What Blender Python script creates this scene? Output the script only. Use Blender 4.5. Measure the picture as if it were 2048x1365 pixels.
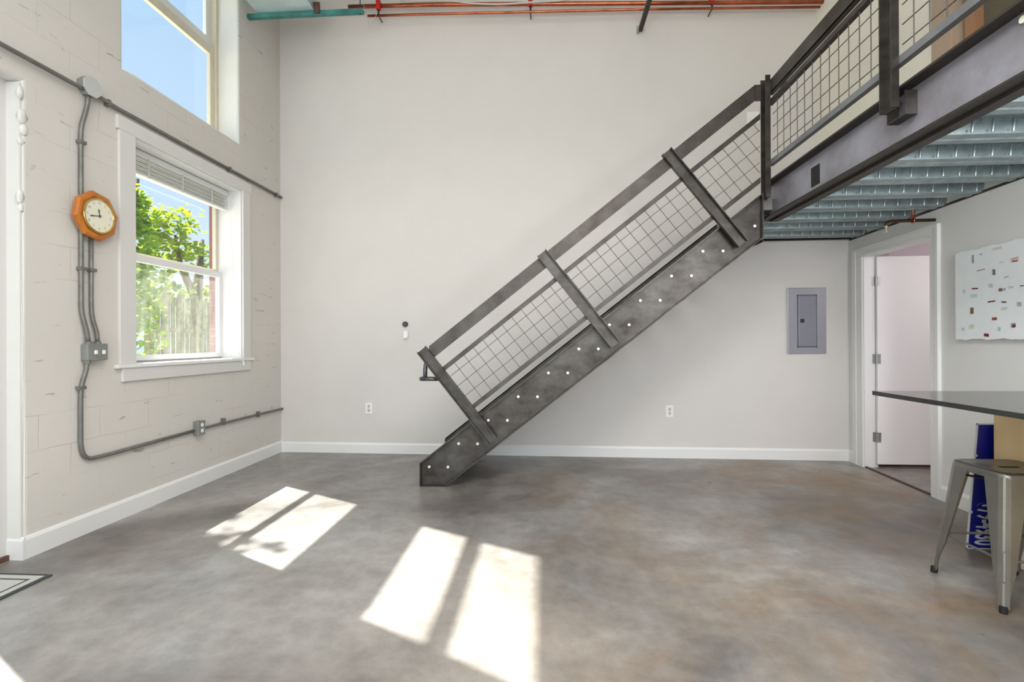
import bpy, bmesh, math, random
from mathutils import Vector, Matrix
random.seed(7)
for o in list(bpy.data.objects): bpy.data.objects.remove(o)
S = bpy.context.scene
# ------------------------------------------------------------------ camera, light, exposure
H = 1.2
yaw = math.atan(66/1000); roll = .0045; pitch = .0015
fw = Vector((-math.sin(yaw)*math.cos(pitch), math.cos(yaw)*math.cos(pitch), math.sin(pitch)))
rr = Vector((math.cos(yaw), math.sin(yaw), 0)); dd = fw.cross(rr)
r2 = rr*math.cos(roll)+dd*math.sin(roll); d2 = -rr*math.sin(roll)+dd*math.cos(roll)
cam = bpy.data.cameras.new('camera'); cam.lens = 1000/2048*36; cam.sensor_width = 36; cam.clip_start = .02
co = bpy.data.objects.new('camera', cam); S.collection.objects.link(co); S.camera = co
M = Matrix((( r2.x, -d2.x, -fw.x, 0), (r2.y, -d2.y, -fw.y, 0), (r2.z, -d2.z, -fw.z, H), (0, 0, 0, 1)))
co.matrix_world = M

S.view_settings.view_transform = 'Standard'; S.view_settings.look = 'None'
S.view_settings.gamma = 1; S.view_settings.use_curve_mapping = False
S.view_settings.exposure = -0.08

w = bpy.data.worlds.new('sky'); S.world = w; w.use_nodes = True
nt = w.node_tree; nt.nodes.clear()
out = nt.nodes.new('ShaderNodeOutputWorld'); bg = nt.nodes.new('ShaderNodeBackground')
tc = nt.nodes.new('ShaderNodeTexCoord'); sp = nt.nodes.new('ShaderNodeSeparateXYZ'); cr = nt.nodes.new('ShaderNodeValToRGB')
nt.links.new(tc.outputs['Generated'], sp.inputs[0]); nt.links.new(sp.outputs['Z'], cr.inputs[0])
cr.color_ramp.elements[0].position = 0.0; cr.color_ramp.elements[0].color = (.78, .88, 1, 1)
cr.color_ramp.elements[1].position = .55; cr.color_ramp.elements[1].color = (.50, .73, 1, 1)
e = cr.color_ramp.elements.new(.25); e.color = (.62, .80, 1, 1)
nt.links.new(cr.outputs[0], bg.inputs[0]); bg.inputs[1].default_value = 1.12
nt.links.new(bg.outputs[0], out.inputs[0])

def light(name, kind, loc, energy, color=(1, 1, 1), **kw):
    l = bpy.data.lights.new(name, kind); l.energy = energy; l.color = color
    o = bpy.data.objects.new(name, l); S.collection.objects.link(o); o.location = loc
    for k, v in kw.items():
        if k == 'aim': o.rotation_euler = Vector(v).to_track_quat('-Z', 'Y').to_euler()
        else: setattr(l, k, v)
    return o
SUN = Vector((1, -.54, -1.47))
light('sun', 'SUN', (-8, 8, 12), 20, (1, .95, .86), angle=math.radians(.6), aim=SUN)
# unseen area lamps added as fill: overhead, behind the camera, under the mezzanine
light('overhead_fill_main', 'AREA', (-.2, 1.0, 5.3), 56, (1, .985, .97), shape='RECTANGLE', size=3.2, size_y=3.6, aim=(0, .05, -1))  # added overhead fill for the loft, not a fixture
light('overhead_fill_rear', 'AREA', (0, -1.0, 4.6), 80, (1, .99, .97), shape='RECTANGLE', size=4.5, size_y=2.0, aim=(0, .5, -1))  # second added overhead fill, above and behind the camera
light('near_floor_fill', 'AREA', (.2, .9, 3.5), 88, (1, .98, .95), shape='DISK', size=1.3, aim=(0, .0, -1))  # added lamp that brightens the floor near the camera
light('rear_fill', 'AREA', (-.2, -2.35, 1.75), 140, (.93, .97, 1), shape='RECTANGLE', size=5, size_y=2.6, aim=(0, 1, .03))  # added area lamp standing in for daylight from behind
light('under_mezzanine_fill', 'AREA', (2.1, .9, 2.1), 60, (.97, .98, 1), shape='RECTANGLE', size=.8, size_y=.8, aim=(.1, .75, -.6))  # added lamp that brightens the right wall and canvas
light('side_room_light', 'AREA', (4.2, 4.0, 2.25), 13, (1, .97, .98), shape='RECTANGLE', size=.8, size_y=.8, aim=(0, 0, -1))

# ------------------------------------------------------------------ helpers
def sc(c): return tuple(((x/255)/12.92 if x/255 <= .04045 else ((x/255+.055)/1.055)**2.4) for x in c)
def mat(name, col, rough=.6, metal=0, noise=None, bump=None, spec=.5, col2=None, **kw):
    """noise=(scale, contrast); bump=(scale, strength)"""
    m = bpy.data.materials.new(name); m.use_nodes = True; n = m.node_tree; b = n.nodes['Principled BSDF']
    c = sc(col); b.inputs['Base Color'].default_value = (*c, 1)
    b.inputs['Roughness'].default_value = rough; b.inputs['Metallic'].default_value = metal
    b.inputs['Specular IOR Level'].default_value = spec
    t = n.nodes.new('ShaderNodeTexCoord')
    if noise:
        ns = n.nodes.new('ShaderNodeTexNoise'); ns.inputs['Scale'].default_value = noise[0]; ns.inputs['Detail'].default_value = 8
        ns.inputs['Roughness'].default_value = .62
        mp = n.nodes.new('ShaderNodeMapping'); mp.inputs['Scale'].default_value = kw.get('stretch', (1, 1, 1))
        n.links.new(t.outputs['Object'], mp.inputs[0]); n.links.new(mp.outputs[0], ns.inputs['Vector'])
        r = n.nodes.new('ShaderNodeValToRGB'); r.color_ramp.elements[0].position = .32; r.color_ramp.elements[1].position = .68
        c2 = sc(col2) if col2 else tuple(x*(1-noise[1]) for x in c)
        r.color_ramp.elements[0].color = (*c2, 1); r.color_ramp.elements[1].color = (*c, 1)
        n.links.new(ns.outputs['Fac'], r.inputs[0]); n.links.new(r.outputs[0], b.inputs['Base Color'])
    if bump:
        nb = n.nodes.new('ShaderNodeTexNoise'); nb.inputs['Scale'].default_value = bump[0]; nb.inputs['Detail'].default_value = 6
        n.links.new(t.outputs['Object'], nb.inputs['Vector'])
        bp = n.nodes.new('ShaderNodeBump'); bp.inputs['Strength'].default_value = bump[1]; bp.inputs['Distance'].default_value = .01
        n.links.new(nb.outputs['Fac'], bp.inputs['Height']); n.links.new(bp.outputs[0], b.inputs['Normal'])
    return m

WLOC = {}
def mk(name, bm, m, parent=None, smooth=False, label=None, cat=None, group=None, kind=None):
    vs = [v.co for v in bm.verts]
    lo = Vector([min(v[i] for v in vs) for i in range(3)]); hi = Vector([max(v[i] for v in vs) for i in range(3)])
    og = Vector(((lo.x+hi.x)/2, (lo.y+hi.y)/2, lo.z))
    for v in bm.verts: v.co -= og
    bmesh.ops.recalc_face_normals(bm, faces=bm.faces)
    me = bpy.data.meshes.new(name); bm.to_mesh(me); bm.free()
    if smooth:
        for p in me.polygons: p.use_smooth = True
    if m: me.materials.append(m)
    o = bpy.data.objects.new(name, me); S.collection.objects.link(o)
    WLOC[o.name] = og.copy()
    if parent: o.parent = parent; o.location = og-WLOC[parent.name]
    else: o.location = og
    tag(o, label, cat, group, kind)
    return o
def tag(o, label=None, cat=None, group=None, kind=None):
    if label: o['label'] = label
    if cat: o['category'] = cat
    if group: o['group'] = group
    if kind: o['kind'] = kind
def thing(name, loc, label, cat, group=None):
    o = bpy.data.objects.new(name, None); S.collection.objects.link(o); o.empty_display_size = .1
    o.location = loc; WLOC[o.name] = Vector(loc); tag(o, label, cat, group); return o
def B(): return bmesh.new()
def box(bm, x0, x1, y0, y1, z0, z1, T=None, bev=0):
    g = bmesh.ops.create_cube(bm, size=1)['verts']
    for v in g:
        v.co = Vector(((x0+x1)/2+v.co.x*(x1-x0), (y0+y1)/2+v.co.y*(y1-y0), (z0+z1)/2+v.co.z*(z1-z0)))
    if bev:
        es = list({e for v in g for e in v.link_edges})
        r = bmesh.ops.bevel(bm, geom=es, offset=bev, segments=2, affect='EDGES', profile=.5)
        g = list({v for f in r['faces'] for v in f.verts} | {v for v in g if v.is_valid})
    if T is not None:
        for v in g: v.co = T @ v.co
    return bm
def prism(bm, pts, a, b, axis='y'):
    """polygon pts (2D) extruded from a to b along axis. axis y: pts=(x,z); x: pts=(y,z); z: pts=(x,y)"""
    def p3(p, t): return {'y': (p[0], t, p[1]), 'x': (t, p[0], p[1]), 'z': (p[0], p[1], t)}[axis]
    A = [bm.verts.new(p3(p, a)) for p in pts]; Bv = [bm.verts.new(p3(p, b)) for p in pts]
    bm.faces.new(A); bm.faces.new(Bv[::-1]); n = len(pts)
    for i in range(n): bm.faces.new((A[i], A[(i+1) % n], Bv[(i+1) % n], Bv[i]))
    return bm
def tube(bm, pts, r, seg=10, caps=True):
    pts = [Vector(p) for p in pts]; rings = []; n = len(pts); prev = None
    for i, p in enumerate(pts):
        t = (pts[min(i+1, n-1)]-pts[max(i-1, 0)]).normalized()
        if prev is None:
            a = Vector((0, 0, 1)) if abs(t.z) < .9 else Vector((1, 0, 0)); u = t.cross(a).normalized()
        else: u = (prev-t*prev.dot(t)).normalized()
        prev = u; v = t.cross(u); ri = r[i] if isinstance(r, (list, tuple)) else r
        rings.append([bm.verts.new(p+(u*math.cos(2*math.pi*k/seg)+v*math.sin(2*math.pi*k/seg))*ri) for k in range(seg)])
    for a, b in zip(rings, rings[1:]):
        for k in range(seg): bm.faces.new((a[k], a[(k+1) % seg], b[(k+1) % seg], b[k]))
    if caps: bm.faces.new(rings[0][::-1]); bm.faces.new(rings[-1])
    return bm
def arc(pts, k=5, r=.06):
    """round the corners of a polyline"""
    P = [Vector(p) for p in pts]; o = [P[0]]
    for a, b, c in zip(P, P[1:], P[2:]):
        q = b+(a-b).normalized()*min(r, (a-b).length*.49); s = b+(c-b).normalized()*min(r, (c-b).length*.49)
        for i in range(k+1): t = i/k; o.append(q*(1-t)**2+b*2*t*(1-t)+s*t*t)
    o.append(P[-1]); return o
def cyl(bm, a, b, r, seg=16, r2_=None): return tube(bm, [a, b], [r, r if r2_ is None else r2_], seg)

# ------------------------------------------------------------------ materials
m_white = mat('white_trim_paint', (228, 228, 226), .35)
m_casing = mat('soft_white_casing_paint', (216, 214, 210), .4)
m_door = mat('white_door_paint', (238, 236, 235), .4)
m_drywall = mat('warm_grey_drywall', (214, 210, 205), .8, noise=(3, .03), bump=(60, .05))
m_drywallR = mat('light_grey_drywall', (221, 221, 219), .8, noise=(3, .03), bump=(60, .05))
m_cream = mat('cream_drywall', (232, 229, 216), .8)
m_ceil = mat('ceiling_white', (232, 230, 226), .8)
m_steel = mat('hot_rolled_steel', (96, 93, 88), .42, .75, noise=(5, .5), bump=(30, .06), col2=(58, 53, 50), stretch=(1, 1, 1.4))
m_rail = mat('rail_steel', (92, 89, 84), .45, .7, noise=(6, .4), col2=(66, 60, 55))
m_beam = mat('mezzanine_beam_steel', (166, 168, 180), .38, .45, noise=(2.2, .25), bump=(30, .05), col2=(126, 122, 128))
m_beamdark = mat('dark_angle_steel', (72, 67, 63), .5, .6, noise=(5, .3))
m_tube = mat('handrail_steel', (120, 120, 124), .3, .9, noise=(9, .3))
m_wire = mat('welded_wire', (88, 86, 80), .5, .5, noise=(20, .2))
m_bolt = mat('bolt_zinc', (236, 236, 218), .4, .1, noise=(40, .1))
m_galv = mat('galvanised_steel', (170, 184, 186), .38, .6, noise=(14, .15), bump=(25, .04), col2=(136, 150, 153))
m_strut = mat('green_painted_strut', (74, 142, 138), .35, .3, noise=(6, .3), col2=(50, 100, 96))
m_duct = mat('duct_sheet', (205, 222, 226), .35, .5, noise=(5, .1))
m_copper = mat('copper', (214, 122, 84), .25, .9, noise=(6, .35), col2=(150, 84, 62))
m_bronze = mat('bronze_pipe', (92, 74, 56), .4, .8, noise=(14, .3))
m_brass = mat('brass', (214, 190, 120), .3, .8, noise=(14, .2))
m_red = mat('red_plastic', (200, 30, 26), .45, noise=(20, .1))
m_cond = mat('grey_conduit', (130, 130, 124), .4, .4, noise=(12, .3), bump=(40, .1))
m_jbox = mat('cast_box_grey', (146, 150, 144), .5, .3, noise=(14, .2), bump=(40, .1))
m_jcover = mat('box_cover_grey', (196, 199, 193), .5, .1, noise=(14, .05))
m_dark = mat('black_plastic', (40, 44, 46), .4, noise=(30, .2))
m_rubber = mat('black_rubber', (28, 28, 28), .7, noise=(30, .2))
m_plastic = mat('white_plastic', (240, 240, 236), .35, noise=(10, .02))
m_slot = mat('receptacle_grey', (205, 205, 198), .5, noise=(10, .05))
m_panel = mat('panel_grey_metal', (172, 175, 182), .3, .5, noise=(3, .15), stretch=(1, 1, .4))
m_black = mat('black_laminate', (62, 62, 62), .14, noise=(60, .2))
m_maple = mat('maple_plywood', (246, 222, 176), .5, noise=(4, .12), stretch=(1, 1, .15), col2=(238, 206, 150))
m_maple2 = mat('pale_toe_board', (242, 232, 206), .5, noise=(4, .08), stretch=(1, .2, 1))
m_stool = mat('gunmetal_stool', (156, 155, 148), .32, .75, noise=(6, .2), bump=(25, .04), col2=(140, 137, 130))
m_signblue = mat('sign_blue', (22, 30, 140), .4, noise=(4, .15))
m_signwhite = mat('sign_white', (216, 220, 226), .5, noise=(10, .05))
m_oak = mat('clock_oak', (200, 122, 46), .38, noise=(9, .3), stretch=(1, 1, .25), col2=(166, 92, 34))
m_dial = mat('clock_dial', (232, 228, 206), .6, noise=(10, .03))
m_gold = mat('clock_gold', (222, 200, 126), .22, .9, noise=(20, .1))
m_hinge = mat('hinge_nickel', (186, 190, 190), .3, .8, noise=(20, .1))
m_canvas = mat('canvas_white', (236, 241, 242), .7, noise=(7, .05))
m_thresh = mat('brown_threshold', (92, 66, 56), .5, noise=(10, .2))
m_mat1 = mat('mat_border', (70, 74, 72), .9, noise=(60, .2)); m_mat2 = mat('mat_cream', (196, 196, 188), .95, noise=(80, .15), bump=(200, .4))
m_tan = mat('tan_trim', (178, 158, 138), .6, noise=(6, .06)); m_wood = mat('brown_wood_door', (168, 126, 92), .5, noise=(6, .2), stretch=(1, 1, .2))
m_olive = mat('olive_wall', (118, 112, 92), .8, noise=(4, .08)); m_pink = mat('pale_pink_wall', (236, 224, 230), .8, noise=(3, .02))
m_cable = mat('grey_cable', (200, 196, 190), .5, noise=(20, .05))
m_leafA = mat('leaf_green', (108, 150, 40), .6, noise=(1.2, .5), col2=(60, 104, 34))
m_leafB = mat('leaf_olive', (112, 118, 58), .6, noise=(1.2, .4), col2=(70, 84, 44))
for m_ in (m_leafA, m_leafB):
    n = m_.node_tree; b = n.nodes['Principled BSDF']; tr = n.nodes.new('ShaderNodeBsdfTranslucent'); mx = n.nodes.new('ShaderNodeMixShader')
    tr.inputs[0].default_value = (*sc((176, 204, 40)), 1); mx.inputs[0].default_value = .45
    n.links.new(b.outputs[0], mx.inputs[1]); n.links.new(tr.outputs[0], mx.inputs[2]); n.links.new(mx.outputs[0], n.nodes['Material Output'].inputs[0])
m_bark = mat('bark', (110, 96, 76), .9, noise=(9, .4), bump=(14, .6))
m_fence = mat('weathered_fence', (160, 156, 118), .85, noise=(7, .35), col2=(108, 110, 78))
m_ground = mat('pale_gravel_ground', (214, 208, 190), .95, noise=(2, .2))
m_car = mat('pale_blue_car_paint', (150, 184, 186), .3, noise=(2, .1))

# painted block wall: mortar joints as bump, cracks as thin darker lines with a shape of their own
def block_mat(name, base, joint, sx=.4, sz=.2, strength=.5, axis='YZ'):
    m = mat(name, base, .75); n = m.node_tree; b = n.nodes['Principled BSDF']; L = n.links.new
    t = n.nodes.new('ShaderNodeTexCoord'); s = n.nodes.new('ShaderNodeSeparateXYZ'); c = n.nodes.new('ShaderNodeCombineXYZ')
    L(t.outputs['Object'], s.inputs[0])
    L(s.outputs['Y'], c.inputs['X']); L(s.outputs['Z'], c.inputs['Y'])
    nz = n.nodes.new('ShaderNodeTexNoise'); nz.inputs['Scale'].default_value = 6; nz.inputs['Detail'].default_value = 3
    L(t.outputs['Object'], nz.inputs['Vector'])
    vm = n.nodes.new('ShaderNodeVectorMath'); vm.operation = 'MULTIPLY_ADD'; vm.inputs[1].default_value = (.03, .022, 0)
    L(nz.outputs['Color'], vm.inputs[0]); L(c.outputs[0], vm.inputs[2])
    br = n.nodes.new('ShaderNodeTexBrick'); br.inputs['Scale'].default_value = 1; br.inputs['Brick Width'].default_value = sx
    br.inputs['Row Height'].default_value = sz; br.inputs['Mortar Size'].default_value = .0035; br.inputs['Mortar Smooth'].default_value = .6
    L(vm.outputs[0], br.inputs['Vector'])
    # mask: joints fade in and out
    n2 = n.nodes.new('ShaderNodeTexNoise'); n2.inputs['Scale'].default_value = 2.2; n2.inputs['Detail'].default_value = 4
    L(t.outputs['Object'], n2.inputs['Vector'])
    rp = n.nodes.new('ShaderNodeValToRGB'); rp.color_ramp.elements[0].position = .46; rp.color_ramp.elements[1].position = .64
    L(n2.outputs['Fac'], rp.inputs[0])
    mu = n.nodes.new('ShaderNodeMath'); mu.operation = 'MULTIPLY'; L(br.outputs['Fac'], mu.inputs[0]); L(rp.outputs[0], mu.inputs[1])
    n3 = n.nodes.new('ShaderNodeTexNoise'); n3.inputs['Scale'].default_value = 1.1; n3.inputs['Detail'].default_value = 5; L(t.outputs['Object'], n3.inputs['Vector'])
    r3 = n.nodes.new('ShaderNodeValToRGB'); r3.color_ramp.elements[0].position = .3; r3.color_ramp.elements[1].position = .7
    cb = sc(base); r3.color_ramp.elements[0].color = (cb[0]*.93, cb[1]*.94, cb[2]*.95, 1); r3.color_ramp.elements[1].color = (*cb, 1)
    L(n3.outputs['Fac'], r3.inputs[0])
    mc = n.nodes.new('ShaderNodeMixRGB'); mc.inputs[2].default_value = (*sc(joint), 1); L(mu.outputs[0], mc.inputs[0]); L(r3.outputs[0], mc.inputs[1])
    L(mc.outputs[0], b.inputs['Base Color'])
    if name == 'painted_block':
        mp5 = n.nodes.new('ShaderNodeMapping'); mp5.inputs['Scale'].default_value = (1, 4, 15); L(t.outputs['Object'], mp5.inputs[0])
        n5 = n.nodes.new('ShaderNodeTexNoise'); n5.inputs['Scale'].default_value = 1.6; n5.inputs['Detail'].default_value = 5; n5.inputs['Distortion'].default_value = .5; L(mp5.outputs[0], n5.inputs['Vector'])
        r5 = n.nodes.new('ShaderNodeValToRGB'); r5.color_ramp.elements[0].position = .67; r5.color_ramp.elements[1].position = .72; L(n5.outputs['Fac'], r5.inputs[0])
        mc5 = n.nodes.new('ShaderNodeMixRGB'); mc5.inputs[2].default_value = (*sc((158, 148, 138)), 1); m5 = n.nodes.new('ShaderNodeMath'); m5.operation = 'MULTIPLY'; m5.inputs[1].default_value = .75
        L(r5.outputs[0], m5.inputs[0]); L(m5.outputs[0], mc5.inputs[0]); L(mc.outputs[0], mc5.inputs[1]); L(mc5.outputs[0], b.inputs['Base Color'])
    # height = joints + roller texture
    n4 = n.nodes.new('ShaderNodeTexNoise'); n4.inputs['Scale'].default_value = 22; n4.inputs['Detail'].default_value = 6; L(t.outputs['Object'], n4.inputs['Vector'])
    h1 = n.nodes.new('ShaderNodeMath'); h1.operation = 'MULTIPLY'; h1.inputs[1].default_value = -.6; L(mu.outputs[0], h1.inputs[0])
    h2 = n.nodes.new('ShaderNodeMath'); h2.operation = 'MULTIPLY_ADD'; h2.inputs[1].default_value = .45; L(n4.outputs['Fac'], h2.inputs[0]); L(h1.outputs[0], h2.inputs[2])
    bp = n.nodes.new('ShaderNodeBump'); bp.inputs['Strength'].default_value = strength; bp.inputs['Distance'].default_value = .012
    L(h2.outputs[0], bp.inputs['Height']); L(bp.outputs[0], b.inputs['Normal'])
    return m
m_block = block_mat('painted_block', (214, 209, 201), (196, 188, 179), strength=.32)
m_brick = block_mat('red_brick', (128, 82, 78), (160, 140, 134), .2, .075, .6)
m_colpaint = mat('thick_white_paint', (222, 222, 217), .5, noise=(6, .03), bump=(9, .3))

# polished stained concrete
def concrete():
    m = mat('stained_concrete_floor', (150, 145, 138), .3, spec=.6); n = m.node_tree; b = n.nodes['Principled BSDF']; L = n.links.new
    t = n.nodes.new('ShaderNodeTexCoord')
    def noise(s, d=8, rgh=.6, dist=0):
        q = n.nodes.new('ShaderNodeTexNoise'); q.inputs['Scale'].default_value = s; q.inputs['Detail'].default_value = d
        q.inputs['Roughness'].default_value = rgh; q.inputs['Distortion'].default_value = dist; L(t.outputs['Object'], q.inputs['Vector']); return q
    def ramp(src, p0, c0, p1, c1):
        r = n.nodes.new('ShaderNodeValToRGB'); r.color_ramp.elements[0].position = p0; r.color_ramp.elements[0].color = (*c0, 1)
        r.color_ramp.elements[1].position = p1; r.color_ramp.elements[1].color = (*c1, 1); L(src, r.inputs[0]); return r
    big = ramp(noise(.8, 6, .55, .6).outputs['Fac'], .35, sc((98, 94, 91)), .65, sc((160, 158, 154)))
    br = ramp(noise(1.1, 7, .6, 1.0).outputs['Fac'], .40, (0, 0, 0), .62, (1, 1, 1))
    # brown tone increases towards the stair side of the slab
    sx = n.nodes.new('ShaderNodeSeparateXYZ'); L(t.outputs['Object'], sx.inputs[0])
    mr = n.nodes.new('ShaderNodeMapRange'); mr.inputs['From Min'].default_value = -1.8; mr.inputs['From Max'].default_value = 1.2
    mr.inputs['To Min'].default_value = .15; mr.inputs['To Max'].default_value = .95; L(sx.outputs['X'], mr.inputs[0])
    mm = n.nodes.new('ShaderNodeMath'); mm.operation = 'MULTIPLY'; L(br.outputs[0], mm.inputs[0]); L(mr.outputs[0], mm.inputs[1])
    mx = n.nodes.new('ShaderNodeMixRGB'); mx.inputs[2].default_value = (*sc((128, 106, 82)), 1); L(mm.outputs[0], mx.inputs[0]); L(big.outputs[0], mx.inputs[1])
    fine = ramp(noise(9, 10, .7).outputs['Fac'], .3, (.66, .66, .66), .7, (1.2, 1.2, 1.2))
    m2 = n.nodes.new('ShaderNodeMixRGB'); m2.blend_type = 'MULTIPLY'; m2.inputs[0].default_value = .8; L(mx.outputs[0], m2.inputs[1]); L(fine.outputs[0], m2.inputs[2])
    L(m2.outputs[0], b.inputs['Base Color'])
    rg = ramp(noise(3, 6).outputs['Fac'], .3, (.27,)*3, .7, (.42,)*3); L(rg.outputs[0], b.inputs['Roughness'])
    bp = n.nodes.new('ShaderNodeBump'); bp.inputs['Strength'].default_value = .05; bp.inputs['Distance'].default_value = .01
    L(noise(18, 6).outputs['Fac'], bp.inputs['Height']); L(bp.outputs[0], b.inputs['Normal'])
    return m
m_floor = concrete()

def glass_mat(name, haze, tint=(.97, .99, 1)):
    m = bpy.data.materials.new(name); m.use_nodes = True; n = m.node_tree; n.nodes.clear(); L = n.links.new
    o = n.nodes.new('ShaderNodeOutputMaterial'); tr = n.nodes.new('ShaderNodeBsdfTransparent'); gl = n.nodes.new('ShaderNodeBsdfGlossy')
    tr.inputs[0].default_value = (*tint, 1); gl.inputs['Roughness'].default_value = .02
    lw = n.nodes.new('ShaderNodeLayerWeight'); lw.inputs[0].default_value = .5; pw = n.nodes.new('ShaderNodeMath'); pw.operation = 'POWER'; pw.inputs[1].default_value = 4; L(lw.outputs['Facing'], pw.inputs[0]); fr = n.nodes.new('ShaderNodeMath'); fr.operation = 'MULTIPLY_ADD'; fr.inputs[1].default_value = .5; fr.inputs[2].default_value = .03; L(pw.outputs[0], fr.inputs[0])
    a = n.nodes.new('ShaderNodeMixShader'); L(fr.outputs[0], a.inputs[0]); L(tr.outputs[0], a.inputs[1]); L(gl.outputs[0], a.inputs[2])
    last = a
    if haze:
        df = n.nodes.new('ShaderNodeBsdfTranslucent'); df.inputs[0].default_value = (.9, .92, .86, 1)
        t = n.nodes.new('ShaderNodeTexCoord'); mp = n.nodes.new('ShaderNodeMapping'); mp.inputs['Scale'].default_value = (1, 7, 1.2)
        ns = n.nodes.new('ShaderNodeTexNoise'); ns.inputs['Scale'].default_value = 3; ns.inputs['Detail'].default_value = 6
        L(t.outputs['Object'], mp.inputs[0]); L(mp.outputs[0], ns.inputs['Vector'])
        r = n.nodes.new('ShaderNodeMapRange'); r.inputs['From Min'].default_value = .3; r.inputs['From Max'].default_value = .7
        r.inputs['To Min'].default_value = haze*.5; r.inputs['To Max'].default_value = haze*1.5; L(ns.outputs['Fac'], r.inputs[0])
        c = n.nodes.new('ShaderNodeMixShader'); L(r.outputs[0], c.inputs[0]); L(a.outputs[0], c.inputs[1]); L(df.outputs[0], c.inputs[2]); last = c
    L(last.outputs[0], o.inputs[0]); return m
m_glass = glass_mat('clear_glass', 0); m_haze = glass_mat('dusty_glass', .045)

# ------------------------------------------------------------------ room shell
XW = -2.905                                   # left wall face
def YB(x, off=0): return 5.262-.0237*x-off    # back wall face
def XR(y, off=0): return 3.02+.05*(y-5.2)-off  # right wall face
ZC = 5.5
bm = B(); box(bm, -3.3, 4.9, -2.6, 6.0, -.15, 0); fl = mk('floor', bm, m_floor, kind='structure')
# left wall with openings: (y0,y1,z0,z1)
OP = [(1.10, 2.60, 0, 2.667), (3.355, 4.623, 1.055, 2.667), (3.275, 4.58, 3.11, 4.68)]
def left_wall(x0, x1):
    ys = sorted({-2.6, 5.6} | {v for o in OP for v in o[:2]}); zs = sorted({0, ZC} | {v for o in OP for v in o[2:]})
    bm = B(); V = {}
    def v(y, z):
        if (y, z) not in V: V[(y, z)] = bm.verts.new((x1, y, z))
        return V[(y, z)]
    for a, b in zip(ys, ys[1:]):
        for c, d in zip(zs, zs[1:]):
            cy, cz = (a+b)/2, (c+d)/2
            if any(o[0] < cy < o[1] and o[2] < cz < o[3] for o in OP): continue
            bm.faces.new((v(a, c), v(b, c), v(b, d), v(a, d)))
    g = bmesh.ops.extrude_face_region(bm, geom=bm.faces[:])
    for q in g['geom']:
        if isinstance(q, bmesh.types.BMVert): q.co.x = x0
    es = []
    for e in bm.edges:
        if all(abs(q.co.x-x1) < 1e-5 for q in e.verts):
            mid = (e.verts[0].co+e.verts[1].co)/2
            for o in (OP[0], OP[2]):
                on_y = (abs(mid.y-o[0]) < 1e-4 or abs(mid.y-o[1]) < 1e-4) and o[2] < mid.z < o[3]
                on_z = abs(mid.z-o[3]) < 1e-4 and o[0] < mid.y < o[1] or (o is OP[2] and abs(mid.z-o[2]) < 1e-4 and o[0] < mid.y < o[1])
                if on_y or on_z: es.append(e)
    bmesh.ops.bevel(bm, geom=es, offset=.022, segments=3, affect='EDGES', profile=.5)
    return bm
wl = mk('wall_left', left_wall(-3.17, XW), m_block, kind='structure'); wl.data.materials.append(m_colpaint)
for p in wl.data.polygons:
    c_ = p.center+WLOC[wl.name]
    if abs(p.normal.x) < .95 and -2.5 < c_.y < 5.5 and .01 < c_.z < ZC-.01 and c_.x > -3.165: p.material_index = 1
# back wall, slightly out of square
bm = B(); prism(bm, [(-3.3, YB(-3.3)), (3.4, YB(3.4)), (3.4, YB(3.4)+.2), (-3.3, YB(-3.3)+.2)], 0, ZC, 'z'); mk('wall_back', bm, m_drywall, kind='structure')
# right wall lower (with door opening y 4.03..4.93, z 0..2.0)
DY0, DY1, DZ = 4.03, 4.94, 2.005
def rw(bm, y0, y1, z0, z1, t=.13): prism(bm, [(XR(y0), y0), (XR(y1), y1), (XR(y1)+t, y1), (XR(y0)+t, y0)], z0, z1, 'z')
bm = B(); rw(bm, -2.6, DY0, 0, 2.25); rw(bm, DY1, 5.3, 0, 2.25); rw(bm, DY0, DY1, DZ, 2.25); mk('wall_right', bm, m_drywallR, kind='structure')
# upper right wall on the mezzanine
bm = B(); box(bm, 2.73, 2.85, 3.70, 5.3, 2.36, ZC); mk('wall_upper_right', bm, m_cream, kind='structure')
bm = B(); box(bm, 3.9, 4.0, -2.6, 3.9, 2.36, ZC); mk('wall_upper_far', bm, m_olive, kind='structure')
bm = B(); box(bm, 2.72, 2.87, 3.535, 3.70, 2.36, 4.6); box(bm, 2.735, 2.85, 3.515, 3.535, 2.36, 4.6); t1 = mk('trim_1', bm, m_tan, kind='structure')
bm = B(); box(bm, 2.765, 2.82, 3.40, 3.475, 2.38, 4.5); dd_ = mk('door_3', bm, m_wood, kind='structure')
bm = B(); box(bm, 2.85, 3.95, 3.62, 3.75, 2.36, ZC); mk('wall_upper_closet', bm, m_olive, kind='structure')
bm = B(); box(bm, -3.3, 4.9, -2.6, 5.6, ZC, ZC+.15); mk('ceiling', bm, m_ceil, kind='structure')
# rear wall, behind the camera, a wide window opening in it
bm = B(); box(bm, -3.3, 4.9, -2.75, -2.6, 0, .35); box(bm, -3.3, 4.9, -2.75, -2.6, 3.1, ZC); box(bm, -3.3, -2.75, -2.75, -2.6, .35, 3.1); box(bm, 2.4, 4.9, -2.75, -2.6, .35, 3.1)
mk('wall_rear', bm, m_ceil, kind='structure')
bm = B(); box(bm, 4.75, 4.9, -2.6, 5.6, 0, ZC); mk('wall_far_right', bm, m_ceil, kind='structure')
# side room beyond the door
bm = B(); box(bm, 3.2, 4.75, 5.25, 5.4, 0, 2.36); box(bm, 3.2, 4.75, 3.4, 3.5, 0, 2.36); mk('wall_side_room', bm, m_pink, kind='structure')
bm = B(); box(bm, 3.1, 4.75, 3.4, 5.4, 2.34, 2.36); mk('ceiling_side_room', bm, m_pink, kind='structure')
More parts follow.
